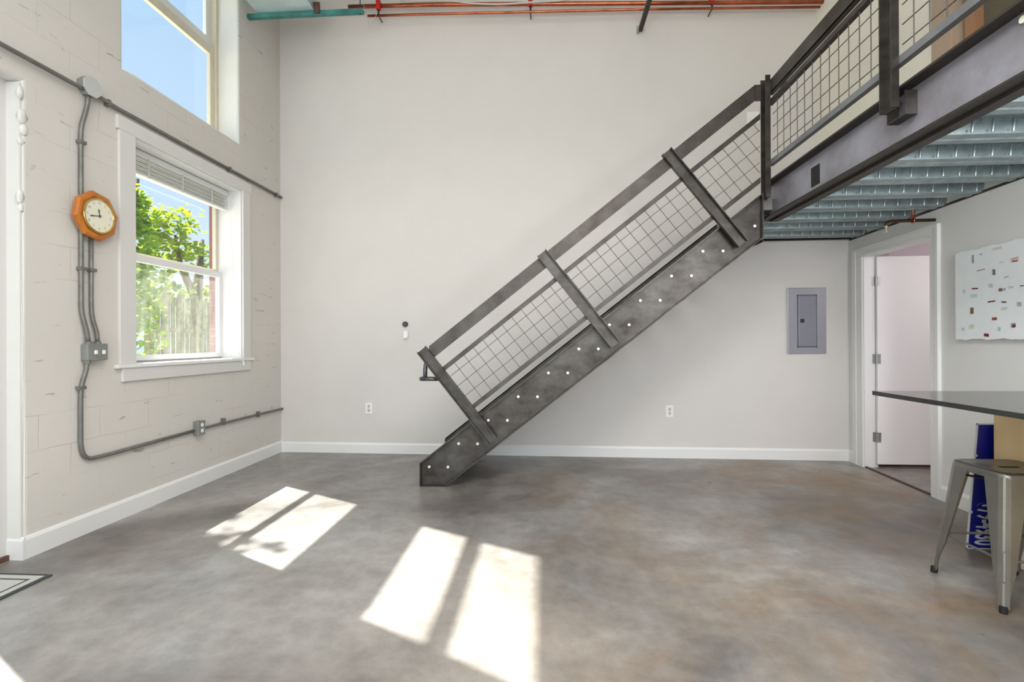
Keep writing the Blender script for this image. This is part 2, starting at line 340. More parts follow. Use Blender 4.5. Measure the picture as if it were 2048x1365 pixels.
# baseboards
def bb(bm, p0, p1, nrm, h=.112, t=.015):
    p0 = Vector((*p0, 0)); p1 = Vector((*p1, 0)); n = Vector((*nrm, 0)).normalized()
    prof = [(0, 0), (t, 0), (t, h-.02), (t*.6, h-.006), (t*.35, h), (0, h)]
    A = [bm.verts.new(p0+n*a+Vector((0, 0, b))) for a, b in prof]; C = [bm.verts.new(p1+n*a+Vector((0, 0, b))) for a, b in prof]
    bm.faces.new(A); bm.faces.new(C[::-1])
    for i in range(len(prof)): j = (i+1) % len(prof); bm.faces.new((A[i], A[j], C[j], C[i]))
bm = B(); bb(bm, (XW, YB(XW)), (XW, 2.598), (1, 0), h=.125); bb(bm, (XW+.015, 2.60), (XW-.09, 2.60), (0, -1), h=.125); mk('baseboard_left', bm, m_white, kind='structure')
bm = B(); bb(bm, (XW, YB(XW)), (XR(5.2), YB(3.0)), (-.0237, -1)); mk('baseboard_back', bm, m_white, kind='structure')
bm = B(); bb(bm, (XR(3.94), 3.94), (XR(-2.6), -2.6), (-1, .05)); bb(bm, (XR(5.19), 5.19), (XR(5.09), 5.09), (-1, .05)); mk('baseboard_right', bm, m_white, kind='structure')
# lumpy painted edge of the entry recess
bm = B()
for (y, z, r, s) in [(2.625, 2.47, .034, (.5, 1, 1.2)), (2.635, 2.40, .03, (.5, 1, 1)), (2.62, 2.33, .022, (.5, 1.1, .8)), (2.615, 2.02, .03, (.5, .8, 1.3)), (2.62, 1.96, .02, (.5, 1, 1)), (2.615, 2.60, .025, (.5, .9, 1.3))]:
    g = bmesh.ops.create_icosphere(bm, subdivisions=2, radius=r)['verts']
    for v in g:
        k = 1+.25*math.sin(v.co.x*190+z*40)*math.cos(v.co.z*160); v.co = Vector((XW-.006+v.co.x*s[0]*.8*k, y-.02+v.co.y*s[1]*.8*k, z+v.co.z*s[2]*1.2*k))
mk('trim_2', bm, m_colpaint, kind='structure', smooth=True)
bm = B(); box(bm, -3.0, XW-.004, 2.590, 2.6005, .12, 2.66); mk('trim_3', bm, m_colpaint, kind='structure')

# ------------------------------------------------------------------ entry door in the recess (left)
XD = -3.0
bm = B(); box(bm, XD-.05, XD, 1.16, 1.45, .03, 2.6); box(bm, XD-.05, XD, 2.30, 2.54, .03, 2.6); box(bm, XD-.05, XD, 1.45, 2.30, .03, .3); box(bm, XD-.05, XD, 1.45, 2.30, 1.95, 2.6)
m_door1 = mat('grey_white_door_paint', (208, 206, 202), .5)
d1 = mk('door_1', bm, m_door1, kind='structure')
bm = B(); box(bm, XD-.03, XD-.025, 1.45, 2.30, .3, 1.95); mk('glass', bm, m_glass, d1)
bm = B(); box(bm, XD-.06, XD+.012, 2.54, 2.598, 0, 2.6); box(bm, XD-.06, XD+.012, 1.102, 1.16, 0, 2.6); box(bm, XD-.06, XD+.012, 1.102, 2.598, 2.6, 2.666); mk('frame', bm, m_door1, d1)
bm = B(); box(bm, XD-.06, XD+.03, 1.12, 2.588, 0, .028); mk('threshold', bm, m_thresh, d1)
bm = B()
for z in (.95, 1.1): cyl(bm, (XD, 1.28, z), (XD+.05, 1.28, z), .016 if z > 1 else .012)
cyl(bm, (XD+.055, 1.25, .95), (XD+.055, 1.37, .95), .01); mk('handle', bm, m_hinge, d1)

# ------------------------------------------------------------------ lower window
bm = B()
t = .02
box(bm, XW, XW+t, 3.222, 3.357, 1.055, 2.667, bev=.003); box(bm, XW, XW+t, 4.620, 4.737, 1.055, 2.667, bev=.003)
box(bm, XW, XW+t+.003, 3.205, 4.755, 2.665, 2.760, bev=.003); box(bm, XW, XW+t, 3.245, 4.735, .937, 1.03, bev=.003)
w1 = mk('window_1', bm, m_casing, kind='structure')
bm = B(); box(bm, -3.14, XW, 3.356, 4.622, 1.03, 1.056); box(bm, XW, XW+.032, 3.19, 4.78, 1.0301, 1.0555, bev=.004); mk('window_sill', bm, m_white, w1)
bm = B(); box(bm, -3.13, XW, 3.355, 3.368, 1.056, 2.667); box(bm, -3.13, XW, 4.61, 4.6225, 1.056, 2.667); box(bm, -3.13, XW, 3.368, 4.61, 2.655, 2.667)
box(bm, -3.21, -3.12, 3.3681, 4.6099, 1.03, 1.07); mk('jamb', bm, m_white, w1)
m_sash = mat('sash_cream_wood', (214, 206, 186), .5, noise=(8, .1))
def sash(x0, x1, y0, y1, z0, z1, st, rb, rt, m, name, par, gm):
    bm = B(); box(bm, x0, x1, y0, y0+st, z0, z1); box(bm, x0, x1, y1-st, y1, z0, z1)
    box(bm, x0, x1, y0+st, y1-st, z0, z0+rb); box(bm, x0, x1, y0+st, y1-st, z1-rt, z1)
    s = mk(name, bm, m, par); bm = B(); xm = (x0+x1)/2; box(bm, xm-.002, xm+.002, y0+st-.005, y1-st+.005, z0+rb-.005, z1-rt+.005); mk('pane', bm, gm, s); return s
sash(-3.125, -3.09, 3.37, 4.608, 1.0701, 1.875, .045, .04, .05, m_white, 'lower_sash', w1, m_haze)
sash(-3.165, -3.13, 3.37, 4.608, 1.87, 2.655, .035, .03, .04, m_sash, 'upper_sash', w1, m_glass)
# window blind, raised
bl = thing('window_blind', (-3.04, 3.99, 2.44), 'white venetian blind raised to a stack at the top of the lower window', 'blind')
bm = B(); box(bm, -3.075, -3.02, 3.385, 4.59, 2.60, 2.65, bev=.003); mk('headrail', bm, m_white, bl)
for k in range(7):
    bm = B(); z = 2.49+k*.0155; T = Matrix.Translation((-3.045, 0, z)) @ Matrix.Rotation(math.radians((-1)**k*3+4), 4, 'Y')
    box(bm, -.027, .027, 3.39, 4.585, -.0015, .0015, T); mk('slat', bm, m_white, bl)
bm = B(); box(bm, -3.072, -3.018, 3.388, 4.588, 2.462, 2.478, bev=.003); mk('bottom_rail', bm, m_white, bl)
for y in (3.62, 3.98, 4.35): bm = B(); box(bm, -3.0175, -3.0155, y, y+.02, 2.462, 2.61); mk('ladder_tape', bm, m_slot, bl)
bm = B(); tube(bm, [(-2.985, 4.55, 2.6), (-2.95, 4.56, 1.9), (-2.90, 4.57, 1.1), (-2.86, 4.575, 1.0)], .0022, 6); cyl(bm, (-2.86, 4.575, .985), (-2.86, 4.575, 1.03), .007, 8); mk('cord', bm, m_white, bl)

# upper window
bm = B(); y0, y1, z0, z1 = OP[2]
box(bm, -3.19, -3.10, y0, y0+.03, z0, z1); box(bm, -3.19, -3.10, y1-.035, y1, z0, z1); box(bm, -3.19, -3.10, y0+.03, y1-.035, z0, z0+.03); box(bm, -3.19, -3.10, y0+.03, y1-.035, z1-.03, z1)
w2 = mk('window_2', bm, m_sash, kind='structure')
sash(-3.15, -3.115, y0+.03, y1-.035, z0+.03, 3.99, .065, .04, .08, m_sash, 'lower_sash', w2, m_glass)
sash(-3.185, -3.153, y0+.03, y1-.035, 3.98, z1-.03, .065, .105, .04, m_white, 'upper_sash', w2, m_glass)

# ------------------------------------------------------------------ right door
bm = B()
def casing(bm, y0, y1, z0, z1, t=.018): prism(bm, [(XR(y0), y0), (XR(y1), y1), (XR(y1)-t, y1), (XR(y0)-t, y0)], z0, z1, 'z')
casing(bm, DY1-.005, 5.09, 0, 2.075); casing(bm, 3.945, DY0+.005, 0, 2.075); casing(bm, DY0+.0051, DY1-.0051, DZ-.005, 2.075)
casing(bm, 5.03, 5.088, 0.001, 2.073, .024); casing(bm, 3.947, 3.975, 0.001, 2.073, .024); casing(bm, 3.9751, 5.0299, 2.05, 2.073, .024)
d2o = mk('door_2', bm, m_white, kind='structure')
bm = B(); box(bm, XR(DY1)-.004, 3.099, DY1-.018, DY1+.0, 0, DZ); box(bm, XR(DY0)-.004, XR(DY0)+.135, DY0, DY0+.018, 0, DZ); box(bm, XR(DY0), XR(DY0)+.135, DY0, DY1, DZ-.018, DZ); mk('jamb', bm, m_white, d2o)
bm = B(); box(bm, 3.109, 3.99, 4.90, 4.935, .035, 1.985, bev=.002); leaf = mk('door_leaf', bm, m_door, d2o)
for z in (1.755, 1.024, .289):
    bm = B(); box(bm, 3.075, 3.0985, 4.918, 4.922, z-.045, z+.045); box(bm, 3.111, 3.135, 4.896, 4.900, z-.045, z+.045); cyl(bm, (3.105, 4.905, z-.046), (3.105, 4.905, z+.046), .007, 10); mk('hinge', bm, m_hinge, d2o)
bm = B(); prism(bm, [(XR(DY0)-.002, DY0), (XR(DY1)-.002, DY1), (XR(DY1)+.016, DY1), (XR(DY0)+.016, DY0)], 0, .012, 'z'); mk('threshold_strip', bm, m_thresh, d2o)

# ------------------------------------------------------------------ mezzanine
X0 = 1.80
# corrugated deck: bottom flats 0.12 wide, pitch 0.335
bm = B(); pitch_ = .335; ZB, ZT = 2.19, 2.265; Y = 2.211-pitch_*10; prof = []
while Y < 5.25:
    prof += [(Y-.012, ZT), (Y, ZB), (Y+.045, ZB), (Y+.052, ZB+.008), (Y+.068, ZB+.008), (Y+.075, ZB), (Y+.12, ZB), (Y+.135, ZT)]; Y += pitch_
prof = [p for p in prof if -1.2 < p[0] < 5.23]
xb = 3.12
A = [bm.verts.new((1.875 if p[0] < 4.30 else 1.77, p[0], p[1])) for p in prof]; C = [bm.verts.new((xb, p[0], p[1])) for p in prof]
for i in range(len(prof)-1): bm.faces.new((A[i], A[i+1], C[i+1], C[i]))
Y = 2.211-pitch_*8
while Y < 5.2:      # pressed ribs and dimples on the web facing the room
    x = 1.96
    while x < 3.05:
        if Y+.3 > 1.6:
            T = Matrix.Translation((x, Y-.0075, (ZB+ZT)/2)) @ Matrix.Rotation(math.radians(9), 4, 'X')
            cyl(bm, T @ Vector((0, .001, -.03)), T @ Vector((0, .001, .03)), .0075, 8)
            for xo, zo in ((-.022, -.024), (-.055, .026)):
                g = bmesh.ops.create_icosphere(bm, subdivisions=1, radius=.0075)['verts']
                for v in g: v.co = T @ (Vector((xo, 0, zo))+v.co*Vector((1, .6, .8)).length/1.6)
        x += .093
    Y += pitch_
mk('ceiling_mezzanine', bm, m_galv, kind='structure')
bm = B(); prism(bm, [(1.875, -2.6), (3.3, -2.6), (3.3, 5.23), (1.76, 5.23), (1.76, 4.22), (1.875, 4.22)], 2.27, 2.36, 'z'); mk('floor_mezzanine', bm, mat('mezzanine_slab', (150, 146, 140), .7, noise=(4, .15)), kind='structure')
# edge beam, C channel toes out
be = thing('mezzanine_beam', (1.85, 2.0, 2.2), 'long steel channel beam carrying the edge of the mezzanine', 'beam')
bm = B(); box(bm, 1.86, 1.868, -2.58, 4.28, 2.205, 2.488); mk('web', bm, m_beam, be)
bm = B(); prism(bm, [(1.80, 2.478), (1.862, 2.472), (1.862, 2.490), (1.80, 2.490)], -2.58, 4.28, 'y'); mk('flange', bm, m_beamdark, be)
bm = B(); prism(bm, [(1.80, 2.200), (1.868, 2.200), (1.868, 2.218), (1.862, 2.218), (1.80, 2.212)], -2.58, 4.28, 'y'); mk('flange', bm, m_beamdark, be)
bm = B(); prism(bm, [(1.868, 2.185), (1.93, 2.185), (1.93, 2.191), (1.874, 2.191), (1.874, 2.25), (1.868, 2.25)], -2.58, 4.28, 'y'); mk('deck_angle', bm, m_beamdark, be)
bm = B()
cyl(bm, (1.848, 2.06, 2.44), (1.862, 2.06, 2.44), .014); mk('bolt_head', bm, m_bolt, be)
bm = B(); box(bm, 1.8585, 1.8605, 3.51, 3.62, 2.265, 2.40); mk('slot', bm, m_rubber, be, label='dark rectangular slot')
# ledger angle at the back wall and header at the stair head
bm = B(); prism(bm, [(1.76, YB(1.76)), (3.02, YB(3.02)), (3.02, YB(3.02)-.05), (1.76, YB(1.76)-.05)], 2.203, 2.209, 'z'); prism(bm, [(1.76, YB(1.76)-.044), (3.02, YB(3.02)-.044), (3.02, YB(3.02)-.05), (1.76, YB(1.76)-.05)], 2.203, 2.25, 'z')
mk('ledger_angle', bm, m_beamdark, label='dark steel angle along the back wall under the far end of the metal deck', cat='steel angle')
bm = B(); prism(bm, [(XR(3.2)+.0, 3.2), (XR(5.15), 5.15), (XR(5.15)-.012, 5.15), (XR(3.2)-.012, 3.2)], 2.185, 2.2, 'z'); prism(bm, [(XR(-2)+.0, -2), (XR(3.2), 3.2), (XR(3.2)-.012, 3.2), (XR(-2)-.012, -2)], 2.185, 2.2, 'z'); mk('trim_4', bm, m_beamdark, kind='structure')
bm = B(); box(bm, 1.76, 1.768, 4.17, 5.20, 2.0, 2.34); mk('stair_header', bm, m_beamdark, label='dark steel header plate where the stair top meets the mezzanine', cat='steel plate')

# mezzanine railing
mr_ = thing('mezzanine_railing', (1.8, 2.7, 2.38), 'steel and wire mesh guard railing along the mezzanine edge', 'railing')
def cpost_y(y, zb, zt, name='post'):   # web on x=1.80, flanges towards the room
    bm = B(); box(bm, 1.794, 1.80, y, y+.095, zb, zt); box(bm, 1.762, 1.794, y, y+.007, zb, zt); box(bm, 1.762, 1.794, y+.088, y+.095, zb, zt); return mk(name, bm, m_steel, mr_)
cpost_y(4.105, 2.345, 3.32); cpost_y(2.66, 2.385, 3.32); cpost_y(1.22, 2.385, 3.32); cpost_y(-.2, 2.385, 3.32)
bm = B(); box(bm, 1.801, 1.859, 2.62, 2.626, 2.33, 2.45); box(bm, 1.801, 1.859, 2.6261, 2.75, 2.33, 2.336); box(bm, 1.801, 1.859, 2.7501, 2.756, 2.33, 2.45); mk('bracket', bm, m_steel, mr_)
bm = B(); box(bm, 1.80, 1.806, -2.4, 4.15, 3.175, 3.28); box(bm, 1.80, 1.84, -2.4, 4.15, 3.175, 3.18); mk('top_rail', bm, m_rail, mr_)
bm = B(); box(bm, 1.80, 1.805, -2.4, 4.15, 3.092, 3.128); box(bm, 1.805, 1.835, -2.4, 4.15, 3.092, 3.097); mk('middle_rail', bm, m_rail, mr_)
m_lrail = mat('lower_rail_steel', (142, 146, 150), .4, .6, noise=(6, .2))
bm = B(); box(bm, 1.80, 1.805, -2.4, 4.15, 2.603, 2.643); box(bm, 1.805, 1.835, -2.4, 4.15, 2.603, 2.608); mk('bottom_rail', bm, m_lrail, mr_)
for (a, b) in ((2.755, 4.105), (1.315, 2.66), (-.105, 1.22)):
    bm = B(); y = a+.04
    while y < b: cyl(bm, (1.812, y, 2.62), (1.812, y, 3.11), .0028, 6); y += .1016
    for k in range(4): z = 2.70+k*.1016; cyl(bm, (1.817, a, z), (1.817, b, z), .0028, 6)
    mk('wire_mesh', bm, m_wire, mr_)

# ------------------------------------------------------------------ staircase
st = thing('staircase', (.35, 4.65, 0), 'straight steel staircase with mesh railing rising to the right against the wall', 'staircase')
def sc_(X, Z, Y): k = Y/4.11; return (X*k, H+(Z-H)*k)
SL = .7853
YF = 4.09      # flange tips of the near stringer
def stringer(yf, yw, full=True):
    """C channel: web at yw, toes at yf"""
    TP = lambda X: .195+SL*(X+1.044); LO = lambda X: SL*(X+.832)
    X1 = 1.727
    outline = [(-1.044, 0), (-.832, 0), (X1, LO(X1)), (X1, TP(X1)), (-1.044, .195)]
    fl_ = .010
    bm = B()
    t0, t1 = (yw, yw+.008)
    prism(bm, outline, t0, t1, 'y')
    s = mk('stringer', bm, m_steel, st)
    v = .012
    ya, yb_ = min(yf, yw), max(yf, yw)
    bm = B(); prism(bm, [(-1.044, .195), (X1, TP(X1)), (X1, TP(X1)-v), (-1.044, .195-v)], ya, yb_+.004, 'y'); mk('flange', bm, m_steel, s)
    bm = B(); prism(bm, [(-.832, 0), (X1, LO(X1)), (X1, LO(X1)+v), (-.832-v*.6, v*.6)], ya, yb_+.004, 'y'); mk('flange', bm, m_steel, s)
    bm = B(); box(bm, -1.044, -1.037, ya, yb_+.004, 0, .19); box(bm, -1.044, -.832, ya, yb_+.004, 0, .007); mk('foot_plate', bm, m_steel, s)
    bm = B(); box(bm, X1, X1+.01, ya, yb_+.004, LO(X1), TP(X1)); mk('end_plate', bm, m_steel, s)
    return s
s1 = stringer(YF, 4.135)
s2 = stringer(5.20, 5.15)
for i in range(11):       # bolts, two per tread
    bx = -.966+.2482*i; bz = .162+.1953*i
    for dx in (0, .1575):
        if i == 10 and dx == 0: continue
        x, z = sc_(bx+dx, bz, 4.13)
        bm = B(); cyl(bm, (x, 4.1235, z), (x, 4.134, z), .0115, 14, .0105); g = bmesh.ops.create_icosphere(bm, subdivisions=1, radius=.008)['verts']
        for v_ in g: v_.co = Vector((x+v_.co.x, 4.1245+v_.co.y*.5, z+v_.co.z))
        mk('bolt', bm, m_bolt, s1)
for i in range(11):       # pan treads
    x0 = -1.0+.2482*i; z = .195+.1953*i
    bm = B(); box(bm, x0, x0+.272, 4.144, 5.149, z-.012, z); box(bm, x0, x0+.005, 4.144, 5.149, z-.05, z-.012); box(bm, x0+.267, x0+.272, 4.144, 5.149, z-.05, z-.012); mk('tread', bm, m_steel, st)
# posts: C channels square to the slope, on the outside of the near stringer
ux, uz = .7864, .6177
def post(X0_, Z0_, L):     # X0,Z0 = centre of top end in plane 4.11
    Yp = 4.04; x, z = sc_(X0_, Z0_, Yp); ang = math.atan2(uz, ux)
    T = Matrix.Translation((x, Yp, z)) @ Matrix.Rotation(-ang, 4, 'Y')
    bm = B(); w_ = .0445
    box(bm, -w_, w_, .038, .045, -L, 0, T)
    box(bm, -w_, -w_+.007, 0, .038, -L, 0, T); box(bm, w_-.007, w_, 0, .038, -L, 0, T)
    mk('post', bm, m_steel, st)
for p in [(-1.034, 1.139), (-.025, 1.934), (.990, 2.741)]: post(*p, .955)
def bar(name, u_top, vert, xa, xb, y0, y1, m, par=st):
    pts = [(xa, u_top+.7853*xa), (xb, u_top+.7853*xb), (xb, u_top-vert+.7853*xb), (xa, u_top-vert+.7853*xa)]
    pts = [sc_(p[0], p[1], y0) for p in pts]; bm = B(); prism(bm, pts, y0, y1, 'y'); return mk(name, bm, m, par)
YR = 4.086
bar('top_rail', 1.924, .128, -.965, 1.685, YR, YR+.008, m_rail)
x0, z0 = sc_(1.683, 3.245, YR); bm = B(); prism(bm, [(x0, z0), (x0+.045, z0), (x0+.045, z0-.128), (x0, z0-.128)], YR, YR+.008, 'y'); mk('rail_end_plate', bm, m_rail, st)
bar('middle_rail', 1.662, .047, -.85, 1.722, YR, YR+.006, m_rail)
bar('bottom_rail', 1.155, .047, -.60, 1.722, YR, YR+.006, m_rail)
# mesh panels between the posts
def clipseg(p, q, poly):
    """clip segment to convex polygon (ccw)"""
    t0, t1 = 0., 1.; d = (q[0]-p[0], q[1]-p[1])
    for i in range(len(poly)):
        a = poly[i]; b = poly[(i+1) % len(poly)]; nx, nz = -(b[1]-a[1]), b[0]-a[0]
        num = nx*(p[0]-a[0])+nz*(p[1]-a[1]); den = nx*d[0]+nz*d[1]
        if abs(den) < 1e-9:
            if num < 0: return None
        else:
            t = -num/den
            if den > 0: t0 = max(t0, t)
            else: t1 = min(t1, t)
    return (t0, t1) if t0 < t1 else None
def mesh_panel(xl, xr, square_right=False):
    # xl/xr: position of post axes where they cross the middle rail; posts lean square to the slope
    s_ = .7853; th = math.atan(s_); u = (math.cos(th), math.sin(th)); nrm = (math.sin(th), -math.cos(th))
    O = (xl, 1.62+s_*xl); Lr = (xr-xl)/u[0]; Dp = (1.62-1.108)*math.cos(th)
    def P(a, b): return (O[0]+u[0]*a+nrm[0]*b, O[1]+u[1]*a+nrm[1]*b)
    if square_right: poly = [P(0, Dp), (1.722, 1.108+s_*1.722), (1.722, 1.62+s_*1.722), P(0, 0)]
    else: poly = [P(0, Dp), P(Lr, Dp), P(Lr, 0), P(0, 0)]
    bm = B(); yy = YR+.012
    def seg(p, q, y):
        r = clipseg(p, q, poly)
        if not r: return
        a = tuple(p[i]+(q[i]-p[i])*r[0] for i in (0, 1)); b = tuple(p[i]+(q[i]-p[i])*r[1] for i in (0, 1))
        a = sc_(*a, YR); b = sc_(*b, YR); cyl(bm, (a[0], y, a[1]), (b[0], y, b[1]), .0024, 6)
    for k in range(4): seg(P(-.5, .068+.1016*k), P(Lr+1, .068+.1016*k), yy)
    a = .062
    while a < Lr+.8: seg(P(a, -.1), P(a, Dp+.1), yy+.005); a += .1016
    mk('wire_mesh', bm, m_wire, st)
mesh_panel(-.883, .127); mesh_panel(.127, 1.147); mesh_panel(1.147, 1.722, True)
# round handrail inside the flat top rail
bm = B(); hy = 4.17
zz = lambda x: 1.86+.7853*x
P_ = [(-.885, hy, .89), (-1.045, hy, .89)]
tube(bm, P_, .0185, 12)
g = bmesh.ops.create_uvsphere(bm, u_segments=12, v_segments=8, radius=.0185)['verts']
for v_ in g: v_.co += Vector((-1.045, hy, .89))
pts = arc([(-1.012, hy, .89), (-1.012, hy, 1.03), (-.93, hy, zz(-.93)-.02), (1.66, hy, zz(1.66)+.012), (1.76, 4.235, zz(1.70)+.04), (2.0, 4.235, zz(1.70)+.12)], 4, .07)
tube(bm, pts, .0185, 12); mk('handrail', bm, m_tube, st, smooth=True)
for x in (-.3, .55, 1.3): bm = B(); tube(bm, arc([(x, 4.094, zz(x)-.03), (x, hy, zz(x)-.06), (x, hy, zz(x))], 3, .03), .007, 8); mk('handrail_bracket', bm, m_tube, st)

# ------------------------------------------------------------------ conduits and boxes on the left wall
def xw(o): return XW+o
co1 = thing('conduit_run', (xw(.03), 3.9, 2.79), 'grey conduit run high on the block wall above both sides of the round box', 'conduit')
bm = B(); tube(bm, [(xw(.03), 1.0, 2.79), (xw(.03), 2.85, 2.795), (xw(.028), 3.08, 2.80), (xw(.018), 3.2, 2.797), (xw(.018), 5.32, 2.80)], .0135, 10); mk('pipe', bm, m_cond, co1, smooth=True)
for y in (2.3, 3.12, 4.4, 5.2): bm = B(); box(bm, XW, xw(.036), y, y+.02, 2.775, 2.817); mk('strap', bm, m_cond, co1)
jb = thing('junction_box', (xw(.04), 2.985, 2.77), 'grey round junction box on the conduit above the wall clock', 'junction box')
def octa(cy, cz, r, n=8, ph=math.pi/8, sy=1, sz=1): return [(cy+r*sy*math.cos(ph+2*math.pi*k/n), cz+r*sz*math.sin(ph+2*math.pi*k/n)) for k in range(n)]
bm = B(); prism(bm, octa(2.985, 2.828, .062), XW, xw(.048), 'x'); mk('body', bm, m_jbox, jb)
bm = B(); prism(bm, octa(2.985, 2.828, .066), xw(.048), xw(.056), 'x'); mk('cover', bm, m_jcover, jb)
co2 = thing('vertical_conduit', (xw(.03), 2.94, 1.2), 'pair of grey conduits dropping behind the clock to the switch box', 'conduit')
bm = B(); tube(bm, arc([(xw(.03), 2.975, 2.775), (xw(.03), 2.97, 2.70), (xw(.018), 2.937, 2.55), (xw(.018), 2.937, 1.40), (xw(.03), 2.962, 1.28), (xw(.03), 2.972, 1.205)], 4, .05), .0135, 10); mk('pipe', bm, m_cond, co2, smooth=True)
bm = B(); tube(bm, arc([(xw(.018), 3.006, 2.0), (xw(.018), 3.006, 1.45), (xw(.018), 3.012, 1.36), (xw(.03), 3.035, 1.27), (xw(.03), 3.037, 1.205)], 4, .05), .0125, 10); mk('pipe', bm, m_cond, co2, smooth=True)
for y, z in ((2.937, 2.45), (2.937, 1.66), (3.006, 1.66)):
    bm = B(); box(bm, XW, xw(.034), y-.018, y+.026, z, z+.02); mk('strap', bm, m_cond, co2)
sb = thing('switch_box', (xw(.03), 3.02, 1.09), 'grey metal double switch box at the foot of the vertical conduits', 'switch box')
bm = B(); box(bm, XW, xw(.05), 2.947, 3.085, 1.092, 1.198, bev=.006); mk('body', bm, m_jbox, sb)
bm = B(); box(bm, xw(.05), xw(.054), 2.949, 3.087, 1.094, 1.200, bev=.001); mk('cover_plate', bm, m_jbox, sb)
for y in (2.995, 3.052):
    bm = B(); box(bm, xw(.054), xw(.066), y-.008, y+.008, 1.132, 1.158, bev=.002); mk('switch', bm, m_plastic, sb, label='cream toggle switch')
for y, z in ((2.972, 1.203), (3.037, 1.203), (2.965, 1.083)): bm = B(); cyl(bm, (xw(.03), y, z-.01), (xw(.03), y, z+.01), .02, 10); mk('connector', bm, m_cond, sb)
co3 = thing('low_conduit', (xw(.02), 3.9, .45), 'grey conduit bending from the switch box along the low wall', 'conduit')
bm = B(); tube(bm, arc([(xw(.03), 2.962, 1.085), (xw(.03), 2.958, 1.03), (xw(.018), 2.93, .93), (xw(.018), 2.93, .47), (xw(.018), 3.10, .465), (xw(.018), 3.93, .478), ], 7, .13), .0135, 10); mk('pipe', bm, m_cond, co3, smooth=True)
bm = B(); tube(bm, [(xw(.03), 4.03, .484), (xw(.018), 4.12, .482), (xw(.018), 5.325, .474)], .0115, 10); mk('pipe', bm, m_cond, co3, smooth=True)
bm = B(); box(bm, XW, xw(.034), 2.91, 2.955, .915, .935); mk('strap', bm, m_cond, co3)
bm = B(); T = Matrix.Translation((XW, 4.30, .485)); box(bm, 0, .034, 0, .025, -.018, .04, T); mk('strap', bm, m_cond, co3)
bm = B(); box(bm, XW, xw(.034), 4.85, 4.87, .455, .51); mk('strap', bm, m_cond, co3)
ob = thing('conduit_outlet_box', (xw(.03), 3.985, .43), 'small grey surface outlet box with two cream receptacles on the low conduit', 'outlet box')
bm = B(); box(bm, XW, xw(.05), 3.945, 4.02, .438, .553, bev=.005); mk('body', bm, m_jbox, ob)
bm = B(); box(bm, xw(.05), xw(.055), 3.943, 4.022, .436, .555, bev=.001); mk('cover_plate', bm, m_jbox, ob)
for z in (.472, .520):
    bm = B(); cyl(bm, (xw(.055), 3.983, z), (xw(.059), 3.983, z), .016, 14); mk('receptacle', bm, m_plastic, ob, label='cream round receptacle')

# ------------------------------------------------------------------ wall clock
ck = thing('wall_clock', (xw(.05), 3.01, 1.87), 'octagonal oak wall clock with a cream dial over the conduits', 'clock')
cy, cz = 3.012, 2.015
def ring(bm, ro0, ri0, xo, xi, n=8, ph=math.pi/8+.0):
    A = octa(cy, cz, ro0, n, ph); C = octa(cy, cz, ri0, n, ph)
    a = [bm.verts.new((xo, *p)) for p in A]; c = [bm.verts.new((xi, *p)) for p in C]
    for i in range(n): j = (i+1) % n; bm.faces.new((a[i], a[j], c[j], c[i]))
    return a, c
bm = B(); rr_ = .158; ph = math.radians(11)
b0 = XW+.034
ring(bm, rr_, rr_, b0, b0+.020, ph=ph); ring(bm, rr_, rr_-.012, b0+.020, b0+.027, ph=ph); ring(bm, rr_-.012, rr_-.028, b0+.027, b0+.030, ph=ph)
ring(bm, rr_-.028, .112, b0+.030, b0+.022, ph=ph); bm.faces.new([bm.verts.new((b0, *p)) for p in octa(cy, cz, rr_, 8, ph)]); bm.faces.new([bm.verts.new((b0+.0215, *p)) for p in octa(cy, cz, .114, 8, ph)])
bmesh.ops.remove_doubles(bm, verts=bm.verts, dist=1e-4); mk('case', bm, m_oak, ck)
bm = B(); box(bm, XW, b0, cy-.03, cy+.03, cz-.03, cz+.03); mk('hanger_block', bm, m_oak, ck)
bm = B(); pts = [(b0+.036, cy+.106*math.cos(a), cz+.106*math.sin(a)) for a in [2*math.pi*k/48 for k in range(49)]]
tube(bm, pts, .0055, 8, caps=False); cyl(bm, (b0+.022, cy, cz), (b0+.034, cy, cz), .110, 48); mk('bezel', bm, m_gold, ck, smooth=False)
bm = B(); cyl(bm, (b0+.0335, cy, cz), (b0+.0345, cy, cz), .1025, 48); mk('dial', bm, m_dial, ck)
m_num = mat('numeral_grey', (164, 160, 142), .6, noise=(20, .05))
def font_mesh(o):
    bpy.context.view_layer.update(); me = bpy.data.meshes.new_from_object(o); q = bpy.data.objects.new(o.name, me); nm = o.name.split('.')[0]
    S.collection.objects.link(q); q.parent = o.parent; q.matrix_basis = o.matrix_basis.copy(); bpy.data.objects.remove(o); q.name = nm; return q
for k in range(1, 13):
    a = math.radians(90-30*k); fc = bpy.data.curves.new('numeral', 'FONT'); fc.body = str(k); fc.size = .024; fc.align_x = 'CENTER'; fc.align_y = 'CENTER'; fc.extrude = .0003
    o = bpy.data.objects.new('numeral', fc); S.collection.objects.link(o); o.data.materials.append(m_num)
    o.parent = ck; o.location = Vector((b0+.035, cy+.082*math.cos(a), cz+.082*math.sin(a)))-WLOC[ck.name]; o.rotation_euler = (math.pi/2, 0, math.pi/2); font_mesh(o)
def hand(name, ang, L, wd, x):
    # clockwise angle from 12 as seen from the room (room looks towards -x: +y is to the right)
    T = Matrix.Translation((x, cy, cz)) @ Matrix.Rotation(-ang, 4, 'X'); bm = B()
    pts = [(-wd*.4, -.012), (wd*.4, -.012), (wd*.5, L*.55), (wd, L*.7), (0, L), (-wd, L*.7), (-wd*.5, L*.55)]
    prism(bm, pts, 0, .0012, 'x')
    for v_ in bm.verts: v_.co = T @ v_.co
    mk(name, bm, m_dark, ck)
